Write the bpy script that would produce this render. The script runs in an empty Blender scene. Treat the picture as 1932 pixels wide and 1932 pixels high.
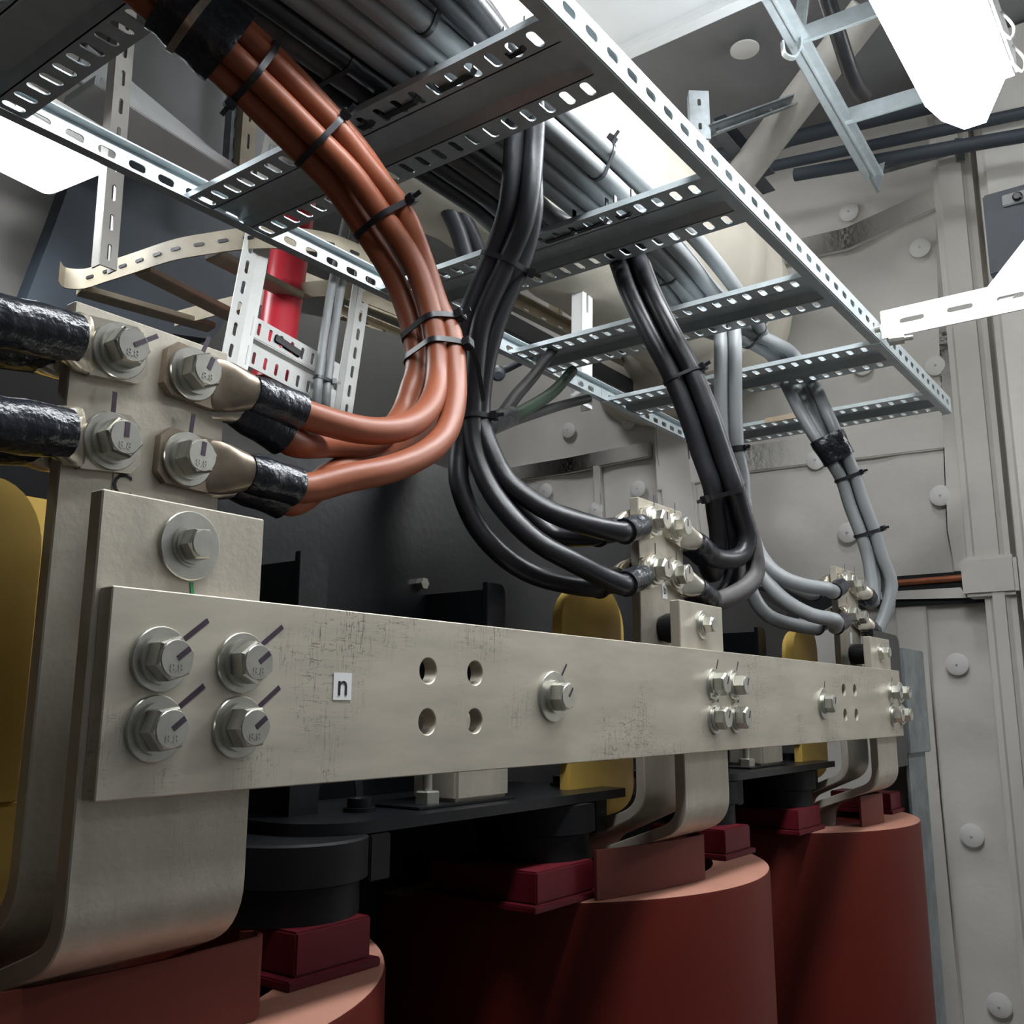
import bpy, bmesh, math, random
from mathutils import Vector, Matrix, noise

random.seed(7)
sc = bpy.context.scene
COL = sc.collection
V = Vector

# ------------------------------------------------------------------ camera
F_PX = 1821.0179
R_ROWS = ((0.596347, -0.802723, 0.002408), (0.159875, 0.115831, -0.980318), (0.786645, 0.584995, 0.197410))
CAM = V((-0.25531, -0.42809, -0.00647))
cam_data = bpy.data.cameras.new('camera')
cam_data.sensor_width = 36.0
cam_data.lens = F_PX / 1932 * 36.0
cam_data.clip_start = 0.02
cam = bpy.data.objects.new('camera', cam_data)
COL.objects.link(cam)
right, down, fwd = (V(r) for r in R_ROWS)
m = Matrix((right, -down, -fwd)).transposed().to_4x4()
m.translation = CAM
cam.matrix_world = m
sc.camera = cam

# ------------------------------------------------------------------ world, exposure
world = bpy.data.worlds.new('world')
sc.world = world
world.use_nodes = True
bg = world.node_tree.nodes['Background']
bg.inputs[0].default_value = (0.8, 0.88, 1.0, 1)
bg.inputs[1].default_value = 0.05
sc.view_settings.view_transform = 'Standard'
sc.view_settings.look = 'None'
sc.view_settings.gamma = 1.0
sc.view_settings.use_curve_mapping = False
sc.view_settings.exposure = 0.82
sc.cycles.use_denoising = True
sc.cycles.max_bounces = 8
sc.cycles.sample_clamp_indirect = 4.0
LAMP_POWER = 22.0           # emission of the fluorescent diffusers

# ------------------------------------------------------------------ rays from the camera
def ray(px, py):
    a, b = (px - 966) / F_PX, (py - 966) / F_PX
    return right * a + down * b + fwd
def at(px, py, d): return CAM + ray(px, py) * d
def aX(px, py, x):
    v = ray(px, py); return CAM + v * ((x - CAM.x) / v.x)
def aY(px, py, y):
    v = ray(px, py); return CAM + v * ((y - CAM.y) / v.y)
def aZ(px, py, z):
    v = ray(px, py); return CAM + v * ((z - CAM.z) / v.z)

# ------------------------------------------------------------------ materials
def mat(name, col, rough=0.5, metal=0.0, noise_amt=0.0, noise_scale=20.0, stretch=(1, 1, 1), bump=0.0, bump_scale=60.0,
        col2=None, emit=0.0, spec=0.5, coat=0.0, scratch=0.0, bump_stretch=(1, 1, 1)):
    mt = bpy.data.materials.new(name)
    mt.use_nodes = True
    nt = mt.node_tree
    N, L = nt.nodes, nt.links
    b = N['Principled BSDF']
    b.inputs['Base Color'].default_value = (*col, 1)
    b.inputs['Roughness'].default_value = rough
    b.inputs['Metallic'].default_value = metal
    b.inputs['Specular IOR Level'].default_value = spec
    b.inputs['Coat Weight'].default_value = coat
    if emit:
        b.inputs['Emission Color'].default_value = (*col, 1)
        b.inputs['Emission Strength'].default_value = emit
    tc = N.new('ShaderNodeTexCoord')
    def mapping(sx):
        mp = N.new('ShaderNodeMapping')
        mp.inputs['Scale'].default_value = sx
        L.new(tc.outputs['Object'], mp.inputs['Vector'])
        return mp
    last = None
    if noise_amt > 0 or col2:
        n1 = N.new('ShaderNodeTexNoise')
        n1.inputs['Scale'].default_value = noise_scale
        n1.inputs['Detail'].default_value = 6
        n1.inputs['Roughness'].default_value = 0.6
        L.new(mapping(stretch).outputs[0], n1.inputs['Vector'])
        rp = N.new('ShaderNodeValToRGB')
        rp.color_ramp.elements[0].position = 0.35
        rp.color_ramp.elements[1].position = 0.68
        c2 = col2 or tuple(c * (1 - noise_amt) for c in col)
        rp.color_ramp.elements[0].color = (*c2, 1)
        rp.color_ramp.elements[1].color = (*col, 1)
        L.new(n1.outputs['Fac'], rp.inputs['Fac'])
        last = rp.outputs['Color']
    if scratch > 0:
        for st, rot in (((14, 14, 90), 0.15), ((90, 20, 6), 0.5)):
            mp = mapping(st); mp.inputs['Rotation'].default_value = (0, rot, 0.1)
            n2 = N.new('ShaderNodeTexNoise'); n2.inputs['Scale'].default_value = 3.0; n2.inputs['Detail'].default_value = 3
            L.new(mp.outputs[0], n2.inputs['Vector'])
            r2 = N.new('ShaderNodeValToRGB')
            e = r2.color_ramp.elements
            e[0].position = 0.0; e[0].color = (0, 0, 0, 1); e[1].position = 1.0; e[1].color = (0, 0, 0, 1)
            for pos, v in ((0.490, 0), (0.500, 1), (0.510, 0)):
                q = e.new(pos); q.color = (v, v, v, 1)
            n3 = N.new('ShaderNodeTexNoise'); n3.inputs['Scale'].default_value = 11.0
            L.new(tc.outputs['Object'], n3.inputs['Vector'])
            r3 = N.new('ShaderNodeValToRGB'); r3.color_ramp.elements[0].position = 0.52; r3.color_ramp.elements[1].position = 0.66
            L.new(n3.outputs['Fac'], r3.inputs['Fac'])
            L.new(n2.outputs['Fac'], r2.inputs['Fac'])
            mu = N.new('ShaderNodeMath'); mu.operation = 'MULTIPLY'
            L.new(r2.outputs['Color'], mu.inputs[0]); L.new(r3.outputs['Color'], mu.inputs[1])
            m3 = N.new('ShaderNodeMath'); m3.operation = 'MULTIPLY'; m3.inputs[1].default_value = scratch
            L.new(mu.outputs[0], m3.inputs[0])
            mx = N.new('ShaderNodeMix'); mx.data_type = 'RGBA'
            L.new(m3.outputs[0], mx.inputs['Factor'])
            if last is None: mx.inputs['A'].default_value = (*col, 1)
            else: L.new(last, mx.inputs['A'])
            mx.inputs['B'].default_value = (0.09, 0.075, 0.06, 1)
            last = mx.outputs['Result']
    if last is not None: L.new(last, b.inputs['Base Color'])
    if bump > 0:
        n4 = N.new('ShaderNodeTexNoise')
        n4.inputs['Scale'].default_value = bump_scale
        n4.inputs['Detail'].default_value = 5
        L.new(mapping(bump_stretch).outputs[0], n4.inputs['Vector'])
        bp = N.new('ShaderNodeBump')
        bp.inputs['Strength'].default_value = bump
        bp.inputs['Distance'].default_value = 0.01
        L.new(n4.outputs['Fac'], bp.inputs['Height'])
        L.new(bp.outputs['Normal'], b.inputs['Normal'])
    return mt

M = {}
M['bar'] = mat('tinned_copper_bar', (0.55, 0.505, 0.42), 0.48, 0.55, 0.22, 9, (1, 1, 5), 0.04, 300, scratch=0.95, bump_stretch=(1, 1, 12))
M['bar_plain'] = mat('tinned_bar_clean', (0.52, 0.475, 0.395), 0.46, 0.55, 0.2, 12, (3, 1, 1), 0.04, 200, scratch=0.25)
M['bolt'] = mat('zinc_bolt', (0.60, 0.59, 0.53), 0.30, 0.9, 0.2, 80)
M['lug'] = mat('tinned_lug', (0.70, 0.64, 0.54), 0.26, 0.9, 0.25, 40)
M['lug_dull'] = mat('dull_lug', (0.36, 0.29, 0.22), 0.36, 0.75, 0.4, 60)
M['orange'] = mat('orange_brown_jacket', (0.28, 0.08, 0.036), 0.42, 0, 0.10, 12, spec=0.35, bump=0.03, bump_scale=90)
M['black_cable'] = mat('black_jacket', (0.022, 0.022, 0.027), 0.38, 0, 0.4, 30, bump=0.04, bump_scale=200)
M['gray_cable'] = mat('grey_jacket', (0.24, 0.25, 0.255), 0.42, 0, 0.08, 15, bump=0.03, bump_scale=90)
M['shrink'] = mat('black_tape_sleeve', (0.012, 0.014, 0.02), 0.25, 0, 0, bump=0.35, bump_scale=70)
M['tie'] = mat('black_nylon', (0.018, 0.018, 0.022), 0.35)
M['galv'] = mat('galvanised_sheet', (0.54, 0.60, 0.62), 0.36, 0.35, 0.14, 50, bump=0.02, bump_scale=120)
M['galv_white'] = mat('pale_galvanised_sheet', (0.50, 0.50, 0.48), 0.5, 0.25, 0.1, 30)
M['galv_spangle'] = mat('hot_dip_galvanised', (0.25, 0.275, 0.285), 0.5, 0.45, 0.4, 26, bump=0.05, bump_scale=60)
M['post_paint'] = mat('dirty_white_paint', (0.40, 0.38, 0.345), 0.55, 0, 0.15, 20)
M['white'] = mat('white_paint', (0.82, 0.82, 0.80), 0.5, 0, 0.03, 20)
M['cream'] = mat('cream_paint', (0.40, 0.345, 0.255), 0.55, 0, 0.2, 25)
M['grey_paint'] = mat('light_grey_paint', (0.50, 0.51, 0.51), 0.5, 0, 0.08, 6)
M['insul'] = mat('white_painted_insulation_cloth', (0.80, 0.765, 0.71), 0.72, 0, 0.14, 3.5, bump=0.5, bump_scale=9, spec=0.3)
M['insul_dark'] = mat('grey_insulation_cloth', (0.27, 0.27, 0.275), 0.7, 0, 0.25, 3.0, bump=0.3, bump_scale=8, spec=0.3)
M['duct'] = mat('cream_duct_cloth', (0.74, 0.68, 0.57), 0.7, 0, 0.10, 6, bump=0.25, bump_scale=12, spec=0.3)
M['dark_wall'] = mat('dark_grey_bulkhead', (0.10, 0.095, 0.088), 0.6, 0, 0.2, 3, bump=0.05, bump_scale=20)
M['blue_dark'] = mat('dark_blue_grey_steel', (0.055, 0.07, 0.09), 0.6, 0, 0.3, 4)
M['black'] = mat('black_enamel', (0.006, 0.007, 0.009), 0.33, 0, 0.3, 40, spec=0.4, bump=0.03, bump_scale=150)
M['black_matte'] = mat('black_resin', (0.004, 0.004, 0.005), 0.5, spec=0.25)
M['epoxy'] = mat('red_epoxy_resin', (0.085, 0.009, 0.005), 0.5, 0, 0.12, 8, spec=0.15)
M['epoxy_top'] = mat('lit_red_rim_resin', (0.38, 0.175, 0.125), 0.6, 0, 0.12, 14, spec=0.3)  # coil rim paler than the winding: lamp light painted into its colour
M['sheet'] = mat('red_pressboard', (0.15, 0.035, 0.025), 0.55, 0, 0.1, 20, spec=0.25)
M['block'] = mat('red_resin_block', (0.10, 0.006, 0.012), 0.5, 0, 0.1, 30, spec=0.25)
M['yellow'] = mat('yellow_insulating_paint', (0.60, 0.40, 0.09), 0.5, 0, 0.18, 15)
M['red_pipe'] = mat('red_paint', (0.60, 0.03, 0.05), 0.32, 0, 0.08, 8)
M['copper'] = mat('copper_tube', (0.48, 0.16, 0.08), 0.45, 0.5, 0.3, 30)
M['pin'] = mat('white_pin_washer', (0.82, 0.80, 0.77), 0.6)
M['dusty'] = mat('dusty_black_jacket', (0.10, 0.09, 0.088), 0.6, 0, 0.45, 40)
M['label'] = mat('white_label', (0.78, 0.78, 0.76), 0.4)
M['print'] = mat('black_print', (0.01, 0.01, 0.012), 0.5)
M['ink'] = mat('purple_ink', (0.045, 0.022, 0.045), 0.5, 0, 0.5, 150)
M['ink_green'] = mat('green_ink', (0.05, 0.33, 0.12), 0.5)
M['green'] = mat('green_jacket', (0.006, 0.026, 0.010), 0.45)
M['hole'] = mat('bare_copper_bore', (0.30, 0.24, 0.17), 0.4, 0.6)
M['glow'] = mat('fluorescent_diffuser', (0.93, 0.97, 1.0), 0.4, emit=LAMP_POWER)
M['glow_soft'] = mat('fluorescent_diffuser_dim', (0.93, 0.97, 1.0), 0.4, emit=LAMP_POWER * 0.55)
M['floor'] = mat('grey_floor_paint', (0.30, 0.30, 0.29), 0.6, 0, 0.2, 4)
M['steel_dark'] = mat('dark_box_paint', (0.10, 0.11, 0.13), 0.5, 0, 0.2, 8)
M['brown'] = mat('brown_tape', (0.50, 0.40, 0.28), 0.6)

# ------------------------------------------------------------------ mesh builder
class G:
    def __init__(s): s.v = []; s.f = []
    def add(s, vs, fs, mtx=None):
        o = len(s.v)
        s.v += [tuple(mtx @ V(p)) if mtx else tuple(p) for p in vs]
        s.f += [tuple(i + o for i in f) for f in fs]
        return s
    def box(s, a, b, mtx=None):
        x0, y0, z0 = a; x1, y1, z1 = b
        vs = [(x0, y0, z0), (x1, y0, z0), (x1, y1, z0), (x0, y1, z0), (x0, y0, z1), (x1, y0, z1), (x1, y1, z1), (x0, y1, z1)]
        return s.add(vs, [(0, 3, 2, 1), (4, 5, 6, 7), (0, 1, 5, 4), (1, 2, 6, 5), (2, 3, 7, 6), (3, 0, 4, 7)], mtx)
    def prism(s, poly, d, mtx=None):            # poly: 3D points of one face, d: extrusion vector
        n = len(poly); d = V(d)
        vs = [V(p) for p in poly] + [V(p) + d for p in poly]
        fs = [tuple(range(n))[::-1], tuple(range(n, 2 * n))] + [(i, (i + 1) % n, n + (i + 1) % n, n + i) for i in range(n)]
        return s.add(vs, fs, mtx)
    def strip(s, path, width, thick, wdir):     # flat bar bent along a path; path in 3D, width vector direction wdir, thickness normal to both
        w = V(wdir).normalized() * width
        P = [V(p) for p in path]; vs = []; fs = []
        for i, p in enumerate(P):
            if i == 0: t = P[1] - p; k = 1
            elif i == len(P) - 1: t = p - P[-2]; k = 1
            else:
                a = (p - P[i - 1]).normalized(); b2 = (P[i + 1] - p).normalized(); t = a + b2
                k = 1 / max(0.4, math.cos(a.angle(b2) / 2))
            n = t.normalized().cross(V(wdir).normalized()) * thick * k / 2
            vs += [p - n, p + n, p + n + w, p - n + w]
        for i in range(len(P) - 1):
            o = i * 4
            fs += [(o + j, o + (j + 1) % 4, o + 4 + (j + 1) % 4, o + 4 + j) for j in range(4)]
        fs += [(3, 2, 1, 0), tuple(len(vs) - 4 + j for j in range(4))]
        return s.add(vs, fs)
    def tube(s, P, r, n=14, cap=True, hollow=0):
        P = [V(p) for p in P]; k = len(P)
        rr = r if isinstance(r, (list, tuple)) else [r] * k
        t = [(P[min(i + 1, k - 1)] - P[max(i - 1, 0)]).normalized() for i in range(k)]
        ref = V((0, 0, 1)) if abs(t[0].z) < 0.9 else V((0, 1, 0))
        u = t[0].cross(ref).normalized(); vs = []; fs = []
        for i in range(k):
            if i: u = (u - t[i] * u.dot(t[i])).normalized()
            w = t[i].cross(u)
            for j in range(n):
                a = 2 * math.pi * j / n
                vs.append(P[i] + (u * math.cos(a) + w * math.sin(a)) * rr[i])
        for i in range(k - 1):
            for j in range(n):
                fs.append((i * n + j, i * n + (j + 1) % n, (i + 1) * n + (j + 1) % n, (i + 1) * n + j))
        if cap: fs += [tuple(range(n))[::-1], tuple((k - 1) * n + j for j in range(n))]
        return s.add(vs, fs)
    def cyl(s, a, b, r, n=24, r2=None): return s.tube([a, b], [r, r if r2 is None else r2], n)
    def lathe(s, prof, org, axis, n=28, rot=0.0, sides=None):   # prof: (radius, distance along axis)
        ax = V(axis).normalized(); ref = V((0, 0, 1)) if abs(ax.z) < 0.9 else V((1, 0, 0))
        u = ax.cross(ref).normalized(); w = ax.cross(u); n = sides or n; o = V(org); vs = []; fs = []
        for r, h in prof:
            for j in range(n):
                a = 2 * math.pi * j / n + rot
                vs.append(o + ax * h + (u * math.cos(a) + w * math.sin(a)) * r)
        for i in range(len(prof) - 1):
            for j in range(n):
                fs.append((i * n + j, i * n + (j + 1) % n, (i + 1) * n + (j + 1) % n, (i + 1) * n + j))
        fs += [tuple(range(n))[::-1], tuple((len(prof) - 1) * n + j for j in range(n))]
        return s.add(vs, fs)
    def plate(s, outline, holes, thick, org, u, v, bev=0.0):    # flat plate with holes; outline/holes in the (u, v) plane
        cu = bpy.data.curves.new('c', 'CURVE'); cu.dimensions = '2D'; cu.fill_mode = 'BOTH'; cu.extrude = thick / 2
        for pts in [outline] + list(holes):
            sp = cu.splines.new('POLY'); sp.points.add(len(pts) - 1); sp.use_cyclic_u = True
            for q, (a, b) in zip(sp.points, pts): q.co = (a, b, 0, 1)
        ob = bpy.data.objects.new('c', cu); COL.objects.link(ob)
        me = bpy.data.meshes.new_from_object(ob)
        u = V(u).normalized(); v = V(v); v = (v - u * v.dot(u)).normalized(); w = u.cross(v)
        mt = Matrix((u, v, w)).transposed().to_4x4(); mt.translation = V(org)
        s.add([p.co for p in me.vertices], [tuple(p.vertices) for p in me.polygons], mt)
        COL.objects.unlink(ob); bpy.data.objects.remove(ob); bpy.data.curves.remove(cu); bpy.data.meshes.remove(me)
        return s
    def text(s, body, size, org, u, v, thick=0.0003):
        cu = bpy.data.curves.new('t', 'FONT'); cu.body = body; cu.size = size; cu.extrude = thick; cu.align_x = 'CENTER'; cu.align_y = 'CENTER'
        cu.resolution_u = 3
        ob = bpy.data.objects.new('t', cu); COL.objects.link(ob)
        me = bpy.data.meshes.new_from_object(ob)
        u = V(u).normalized(); v = V(v).normalized(); w = u.cross(v)
        mt = Matrix((u, v, w)).transposed().to_4x4(); mt.translation = V(org)
        s.add([p.co for p in me.vertices], [tuple(p.vertices) for p in me.polygons], mt)
        COL.objects.unlink(ob); bpy.data.objects.remove(ob); bpy.data.curves.remove(cu); bpy.data.meshes.remove(me)
        return s
    def build(s, name, material, parent=None, base=None, bevel=0.0, smooth=True, seg=2, ang=32):
        me = bpy.data.meshes.new(name)
        o = LOC.get(parent.name, V((0, 0, 0))) if parent else (V(base) if base is not None else V((0, 0, 0)))
        me.from_pydata([tuple(V(p) - o) for p in s.v], [], s.f)
        bm = bmesh.new(); bm.from_mesh(me)
        bmesh.ops.remove_doubles(bm, verts=bm.verts, dist=1e-6)
        bmesh.ops.recalc_face_normals(bm, faces=bm.faces)
        if bevel:
            ed = [e for e in bm.edges if len(e.link_faces) == 2 and e.calc_face_angle(0) > math.radians(40)]
            bmesh.ops.bevel(bm, geom=ed, offset=bevel, segments=seg, affect='EDGES', clamp_overlap=True)
        bm.to_mesh(me); bm.free()
        if smooth:
            me.polygons.foreach_set('use_smooth', [True] * len(me.polygons))
            me.set_sharp_from_angle(angle=math.radians(ang))
        me.materials.append(material)
        ob = bpy.data.objects.new(name, me); COL.objects.link(ob)
        if parent:
            ob.parent = parent; LOC[ob.name] = o
        else:
            ob.location = o; LOC[ob.name] = o
        return ob

LOC = {}
def thing(name, label, cat, loc=(0, 0, 0), group=None):
    o = bpy.data.objects.new(name, None); COL.objects.link(o)
    o.empty_display_size = 0.02
    o.location = V(loc); LOC[o.name] = V(loc)
    o['label'] = label; o['category'] = cat
    if group: o['group'] = group
    return o
def tag(o, label, cat, group=None):
    o['label'] = label; o['category'] = cat
    if group: o['group'] = group
    return o
def struct(o): o['kind'] = 'structure'; return o

def stadium(cx, cy, L, W, n=6):                 # slot along x
    r = W / 2; a = L / 2 - r
    p = [(cx + a + r * math.cos(t), cy + r * math.sin(t)) for t in [(-0.5 + i / n) * math.pi for i in range(n + 1)]]
    return p + [(cx - a + r * math.cos(t), cy + r * math.sin(t)) for t in [(0.5 + i / n) * math.pi for i in range(n + 1)]]
def circ(cx, cy, r, n=24): return [(cx + r * math.cos(2 * math.pi * i / n), cy + r * math.sin(2 * math.pi * i / n)) for i in range(n)]
def rect(x0, y0, x1, y1): return [(x0, y0), (x1, y0), (x1, y1), (x0, y1)]
def spline(P, step=0.012):                      # centripetal Catmull-Rom through P
    P = [V(p) for p in P]; out = []
    Q = [P[0] * 2 - P[1]] + P + [P[-1] * 2 - P[-2]]
    for i in range(1, len(Q) - 2):
        p0, p1, p2, p3 = Q[i - 1:i + 3]
        t0 = 0; t1 = t0 + max(1e-4, (p1 - p0).length) ** 0.5; t2 = t1 + max(1e-4, (p2 - p1).length) ** 0.5; t3 = t2 + max(1e-4, (p3 - p2).length) ** 0.5
        n = max(2, int((p2 - p1).length / step))
        for k in range(n):
            t = t1 + (t2 - t1) * k / n
            a1 = p0 * ((t1 - t) / (t1 - t0)) + p1 * ((t - t0) / (t1 - t0)); a2 = p1 * ((t2 - t) / (t2 - t1)) + p2 * ((t - t1) / (t2 - t1))
            a3 = p2 * ((t3 - t) / (t3 - t2)) + p3 * ((t - t2) / (t3 - t2))
            b1 = a1 * ((t2 - t) / (t2 - t0)) + a2 * ((t - t0) / (t2 - t0)); b2 = a2 * ((t3 - t) / (t3 - t1)) + a3 * ((t - t1) / (t3 - t1))
            out.append(b1 * ((t2 - t) / (t2 - t1)) + b2 * ((t - t1) / (t2 - t1)))
    out.append(P[-1]); return out
def smooth_path(P, it=2):
    P = [V(p) for p in P]
    for _ in range(it):
        P = [P[0]] + [(P[i - 1] + P[i] * 2 + P[i + 1]) / 4 for i in range(1, len(P) - 1)] + [P[-1]]
    return P

# ================================================================== ROOM
FLOOR_Z = -1.35
def grid_wall(name, org, u, v, nu, nv, amp, freq, material, n_dir):
    g = G(); u = V(u); v = V(v); n = V(n_dir); o = V(org)
    for i in range(nu + 1):
        for j in range(nv + 1):
            p = o + u * (i / nu) + v * (j / nv)
            d = noise.noise(p * freq) * amp + abs(noise.noise(p * freq * 2.3 + V((5, 1, 2)))) * amp * 0.5
            g.v.append(tuple(p + n * d))
    for i in range(nu):
        for j in range(nv):
            a = i * (nv + 1) + j
            g.f.append((a, a + 1, a + nv + 2, a + nv + 1))
    return struct(g.build(name, material, ang=80))

WX = 2.2      # far insulated wall
floor = struct(G().box((-1.6, -1.9, FLOOR_Z - 0.05), (2.5, 2.6, FLOOR_Z)).build('floor', M['floor']))
CEIL_Z = 1.55
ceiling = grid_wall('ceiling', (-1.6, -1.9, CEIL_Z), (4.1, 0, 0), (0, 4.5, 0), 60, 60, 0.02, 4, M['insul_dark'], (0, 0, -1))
wall_far = grid_wall('wall_far', (WX, -1.9, FLOOR_Z), (0, 2.77, 0), (0, 0, CEIL_Z - FLOOR_Z), 120, 120, 0.015, 6, M['insul'], (-1, 0, 0))
wall_back_part = grid_wall('wall_recess', (WX + 0.12, 0.85, FLOOR_Z), (0, 1.8, 0), (0, 0, CEIL_Z - FLOOR_Z), 60, 60, 0.012, 7, M['insul'], (-1, 0, 0))
wall_left = struct(G().box((-1.6, 2.0, FLOOR_Z), (2.5, 2.06, CEIL_Z)).build('wall_left', M['dark_wall']))
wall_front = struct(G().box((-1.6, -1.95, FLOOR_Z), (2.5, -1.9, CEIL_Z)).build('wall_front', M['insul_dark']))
wall_near = struct(G().box((-1.65, -1.9, FLOOR_Z), (-1.6, 2.6, CEIL_Z)).build('wall_near', M['dark_wall']))

# taped seams of the insulation cloth and the wrapped frame on the far wall
TAPE_N = [0]
def tape(name, x, pts, w, horizontal=True, material='insul'):
    g = G(); TAPE_N[0] += 1; x = x - 0.008 - 0.0006 * TAPE_N[0]
    for a, b in zip(pts[:-1], pts[1:]):
        if horizontal: g.prism([(x - 0.012, a[0], a[1] - w / 2), (x - 0.012, a[0], a[1] + w / 2), (x - 0.012, b[0], b[1] + w / 2), (x - 0.012, b[0], b[1] - w / 2)], (0.02, 0, 0))
        else: g.prism([(x - 0.012, a[0] - w / 2, a[1]), (x - 0.012, a[0] + w / 2, a[1]), (x - 0.012, b[0] + w / 2, b[1]), (x - 0.012, b[0] - w / 2, b[1])], (0.02, 0, 0))
    return struct(g.build(name, M[material], bevel=0.003))
def wp(px, py, x=WX):
    p = aX(px, py, x); return (p.y, p.z)
tape('trim_1', WX, [wp(1245, 905), wp(1400, 870), wp(1795, 820)], 0.075)
tape('trim_2', WX, [wp(1262, 700), wp(1275, 850), wp(1300, 1080)], 0.10, False)
tape('trim_3', WX, [wp(1720, 1130), wp(1750, 1500), wp(1790, 1932)], 0.07, False)
tape('trim_4', WX, [wp(1400, 500), wp(1600, 455), wp(1790, 370)], 0.06)
tape('trim_5', WX, [wp(1790, 300), wp(1800, 640), wp(1815, 1000), wp(1830, 1080)], 0.06, False)
tape('trim_13', WX + 0.118, [wp(925, 905, WX + 0.12), wp(1080, 880, WX + 0.12), wp(1232, 850, WX + 0.12)], 0.05)
tape('trim_14', WX + 0.118, [wp(1132, 880, WX + 0.12), wp(1135, 940, WX + 0.12), wp(1138, 1000, WX + 0.12)], 0.025, False)
# wrapped vertical frame at the right
g = G()
yb, zb = wp(1870, 1075)
g.box((WX - 0.09, yb - 0.055, zb), (WX + 0.02, yb + 0.035, CEIL_Z))
struct(g.build('trim_6', M['insul'], bevel=0.02, seg=3))
g = G(); g.box((WX - 0.10, yb - 0.06, FLOOR_Z), (WX + 0.02, yb + 0.005, zb)); struct(g.build('trim_7', M['insul'], bevel=0.02, seg=3))
g = G(); g.box((WX - 0.105, yb - 0.07, zb - 0.07), (WX + 0.02, yb + 0.045, zb + 0.02)); struct(g.build('trim_8', M['insul'], bevel=0.008))
g = G(); g.box((WX - 0.20, -1.0, FLOOR_Z), (WX + 0.02, yb - 0.085, CEIL_Z)); struct(g.build('trim_9', M['insul'], bevel=0.02, seg=3))
# slot behind the copper tube: a black box painted as its shade
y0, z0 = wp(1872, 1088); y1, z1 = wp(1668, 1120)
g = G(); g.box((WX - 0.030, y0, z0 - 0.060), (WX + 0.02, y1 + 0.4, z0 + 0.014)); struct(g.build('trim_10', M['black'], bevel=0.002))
a, b = aX(1650, 1103, WX - 0.035), aX(1868, 1085, WX - 0.035)
g = G(); g.tube(spline([a, (a + b) / 2 + V((0, 0, -0.001)), b + V((0, -0.03, 0.001))], 0.03), 0.008, 12)
tag(g.build('copper_tube', M['copper'], base=a), 'bare copper tube crossing the dark slot in the far wall', 'pipe')
g = G(); p = [aX(x, y, WX - 0.045) for x, y in [(1662, 1117), (1812, 1108), (1824, 1128), (1662, 1131)]]
g.prism(p, (0.006, 0, 0.0)); tag(g.build('cloth_flap', M['insul'], base=p[0]), 'loose pale cloth flap hanging below the copper tube', 'insulation flap')

# insulation pins: a domed washer with a nib
def pin(px, py, label, x=WX - 0.018, r=0.0255):
    if px < 1236: x += 0.118
    p = aX(px, py, x)
    t = thing('insulation_pin', label, 'pin', p, 'washers pinning the insulation cloth')
    g = G(); g.lathe([(r, 0), (r, 0.003), (r * 0.8, 0.006), (r * 0.3, 0.0075), (0.004, 0.008)], p, (-1, 0, 0), 28); g.build('washer', M['pin'], t)
    g = G(); g.lathe([(0.0028, 0.007), (0.0028, 0.012), (0.001, 0.013)], p, (-1, 0, 0), 10); g.build('nib', M['insul'], t)
for px, py, lb in [
    (1775, 935, 'white insulation pin mid-wall, right of the descending grey cable pair'),
    (1600, 1005, 'white insulation pin touching the left of the grey cable pair'),
    (1540, 868, 'white insulation pin just left of the taped grey cable bundle'),
    (1766, 690, 'white insulation pin below the white bracket arm and right of the ladder end'),
    (1629, 690, 'white insulation pin half hidden under the second rung from the ladder end'),
    (1806, 1253, 'white insulation pin below the copper tube, uppermost on the lower wall'),
    (1834, 1576, 'white insulation pin on the lower wall, second one below the copper tube'),
    (1886, 1896, 'white insulation pin lowest on the far wall in the bottom corner'),
    (1602, 401, 'white insulation pin high on the far wall below the thin hanging rod'),
    (1736, 468, 'white insulation pin above the white bracket arm'),
    (1205, 922, 'white insulation pin right above the middle terminal bar'),
    (1125, 962, 'white insulation pin just above the upper black lug cable'),
    (1030, 926, 'white insulation pin inside the curve of the black cables'),
    (1073, 812, 'white insulation pin below the left ladder rail and the green cable'),
    (1187, 795, 'white insulation pin touching the underside of the left ladder rail')]:
    pin(px, py, lb)
p = aZ(1405, 92, CEIL_Z - 0.02)
g = G(); g.lathe([(0.034, 0), (0.034, 0.004), (0.015, 0.008)], p, (0, 0, -1), 24)
tag(g.build('insulation_pin', M['pin'], base=p), 'white insulation pin on the grey ceiling cloth', 'pin', 'washers pinning the insulation cloth')

# ================================================================== TRANSFORMER
XC = (-0.003, 0.615, 1.238)             # left edges of the three terminal stacks
COIL = (0.0815, 0.7165, 1.3385); COIL_Y = 0.26; COIL_R = 0.267; COIL_TOP = -0.18
PH = ('near', 'middle', 'far')

def round_path(P, r, n=5):
    P = [V(p) for p in P]; out = [P[0]]
    for i in range(1, len(P) - 1):
        a = (P[i - 1] - P[i]).normalized(); b = (P[i + 1] - P[i]).normalized()
        ang = a.angle(b); d = min(r / math.tan(ang / 2), (P[i - 1] - P[i]).length * 0.49, (P[i + 1] - P[i]).length * 0.49)
        s0 = P[i] + a * d; s1 = P[i] + b * d
        for k in range(n + 1):
            t = k / n
            out.append(s0 * (1 - t) ** 2 + P[i] * 2 * t * (1 - t) + s1 * t * t)
    out.append(P[-1]); return out

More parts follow.
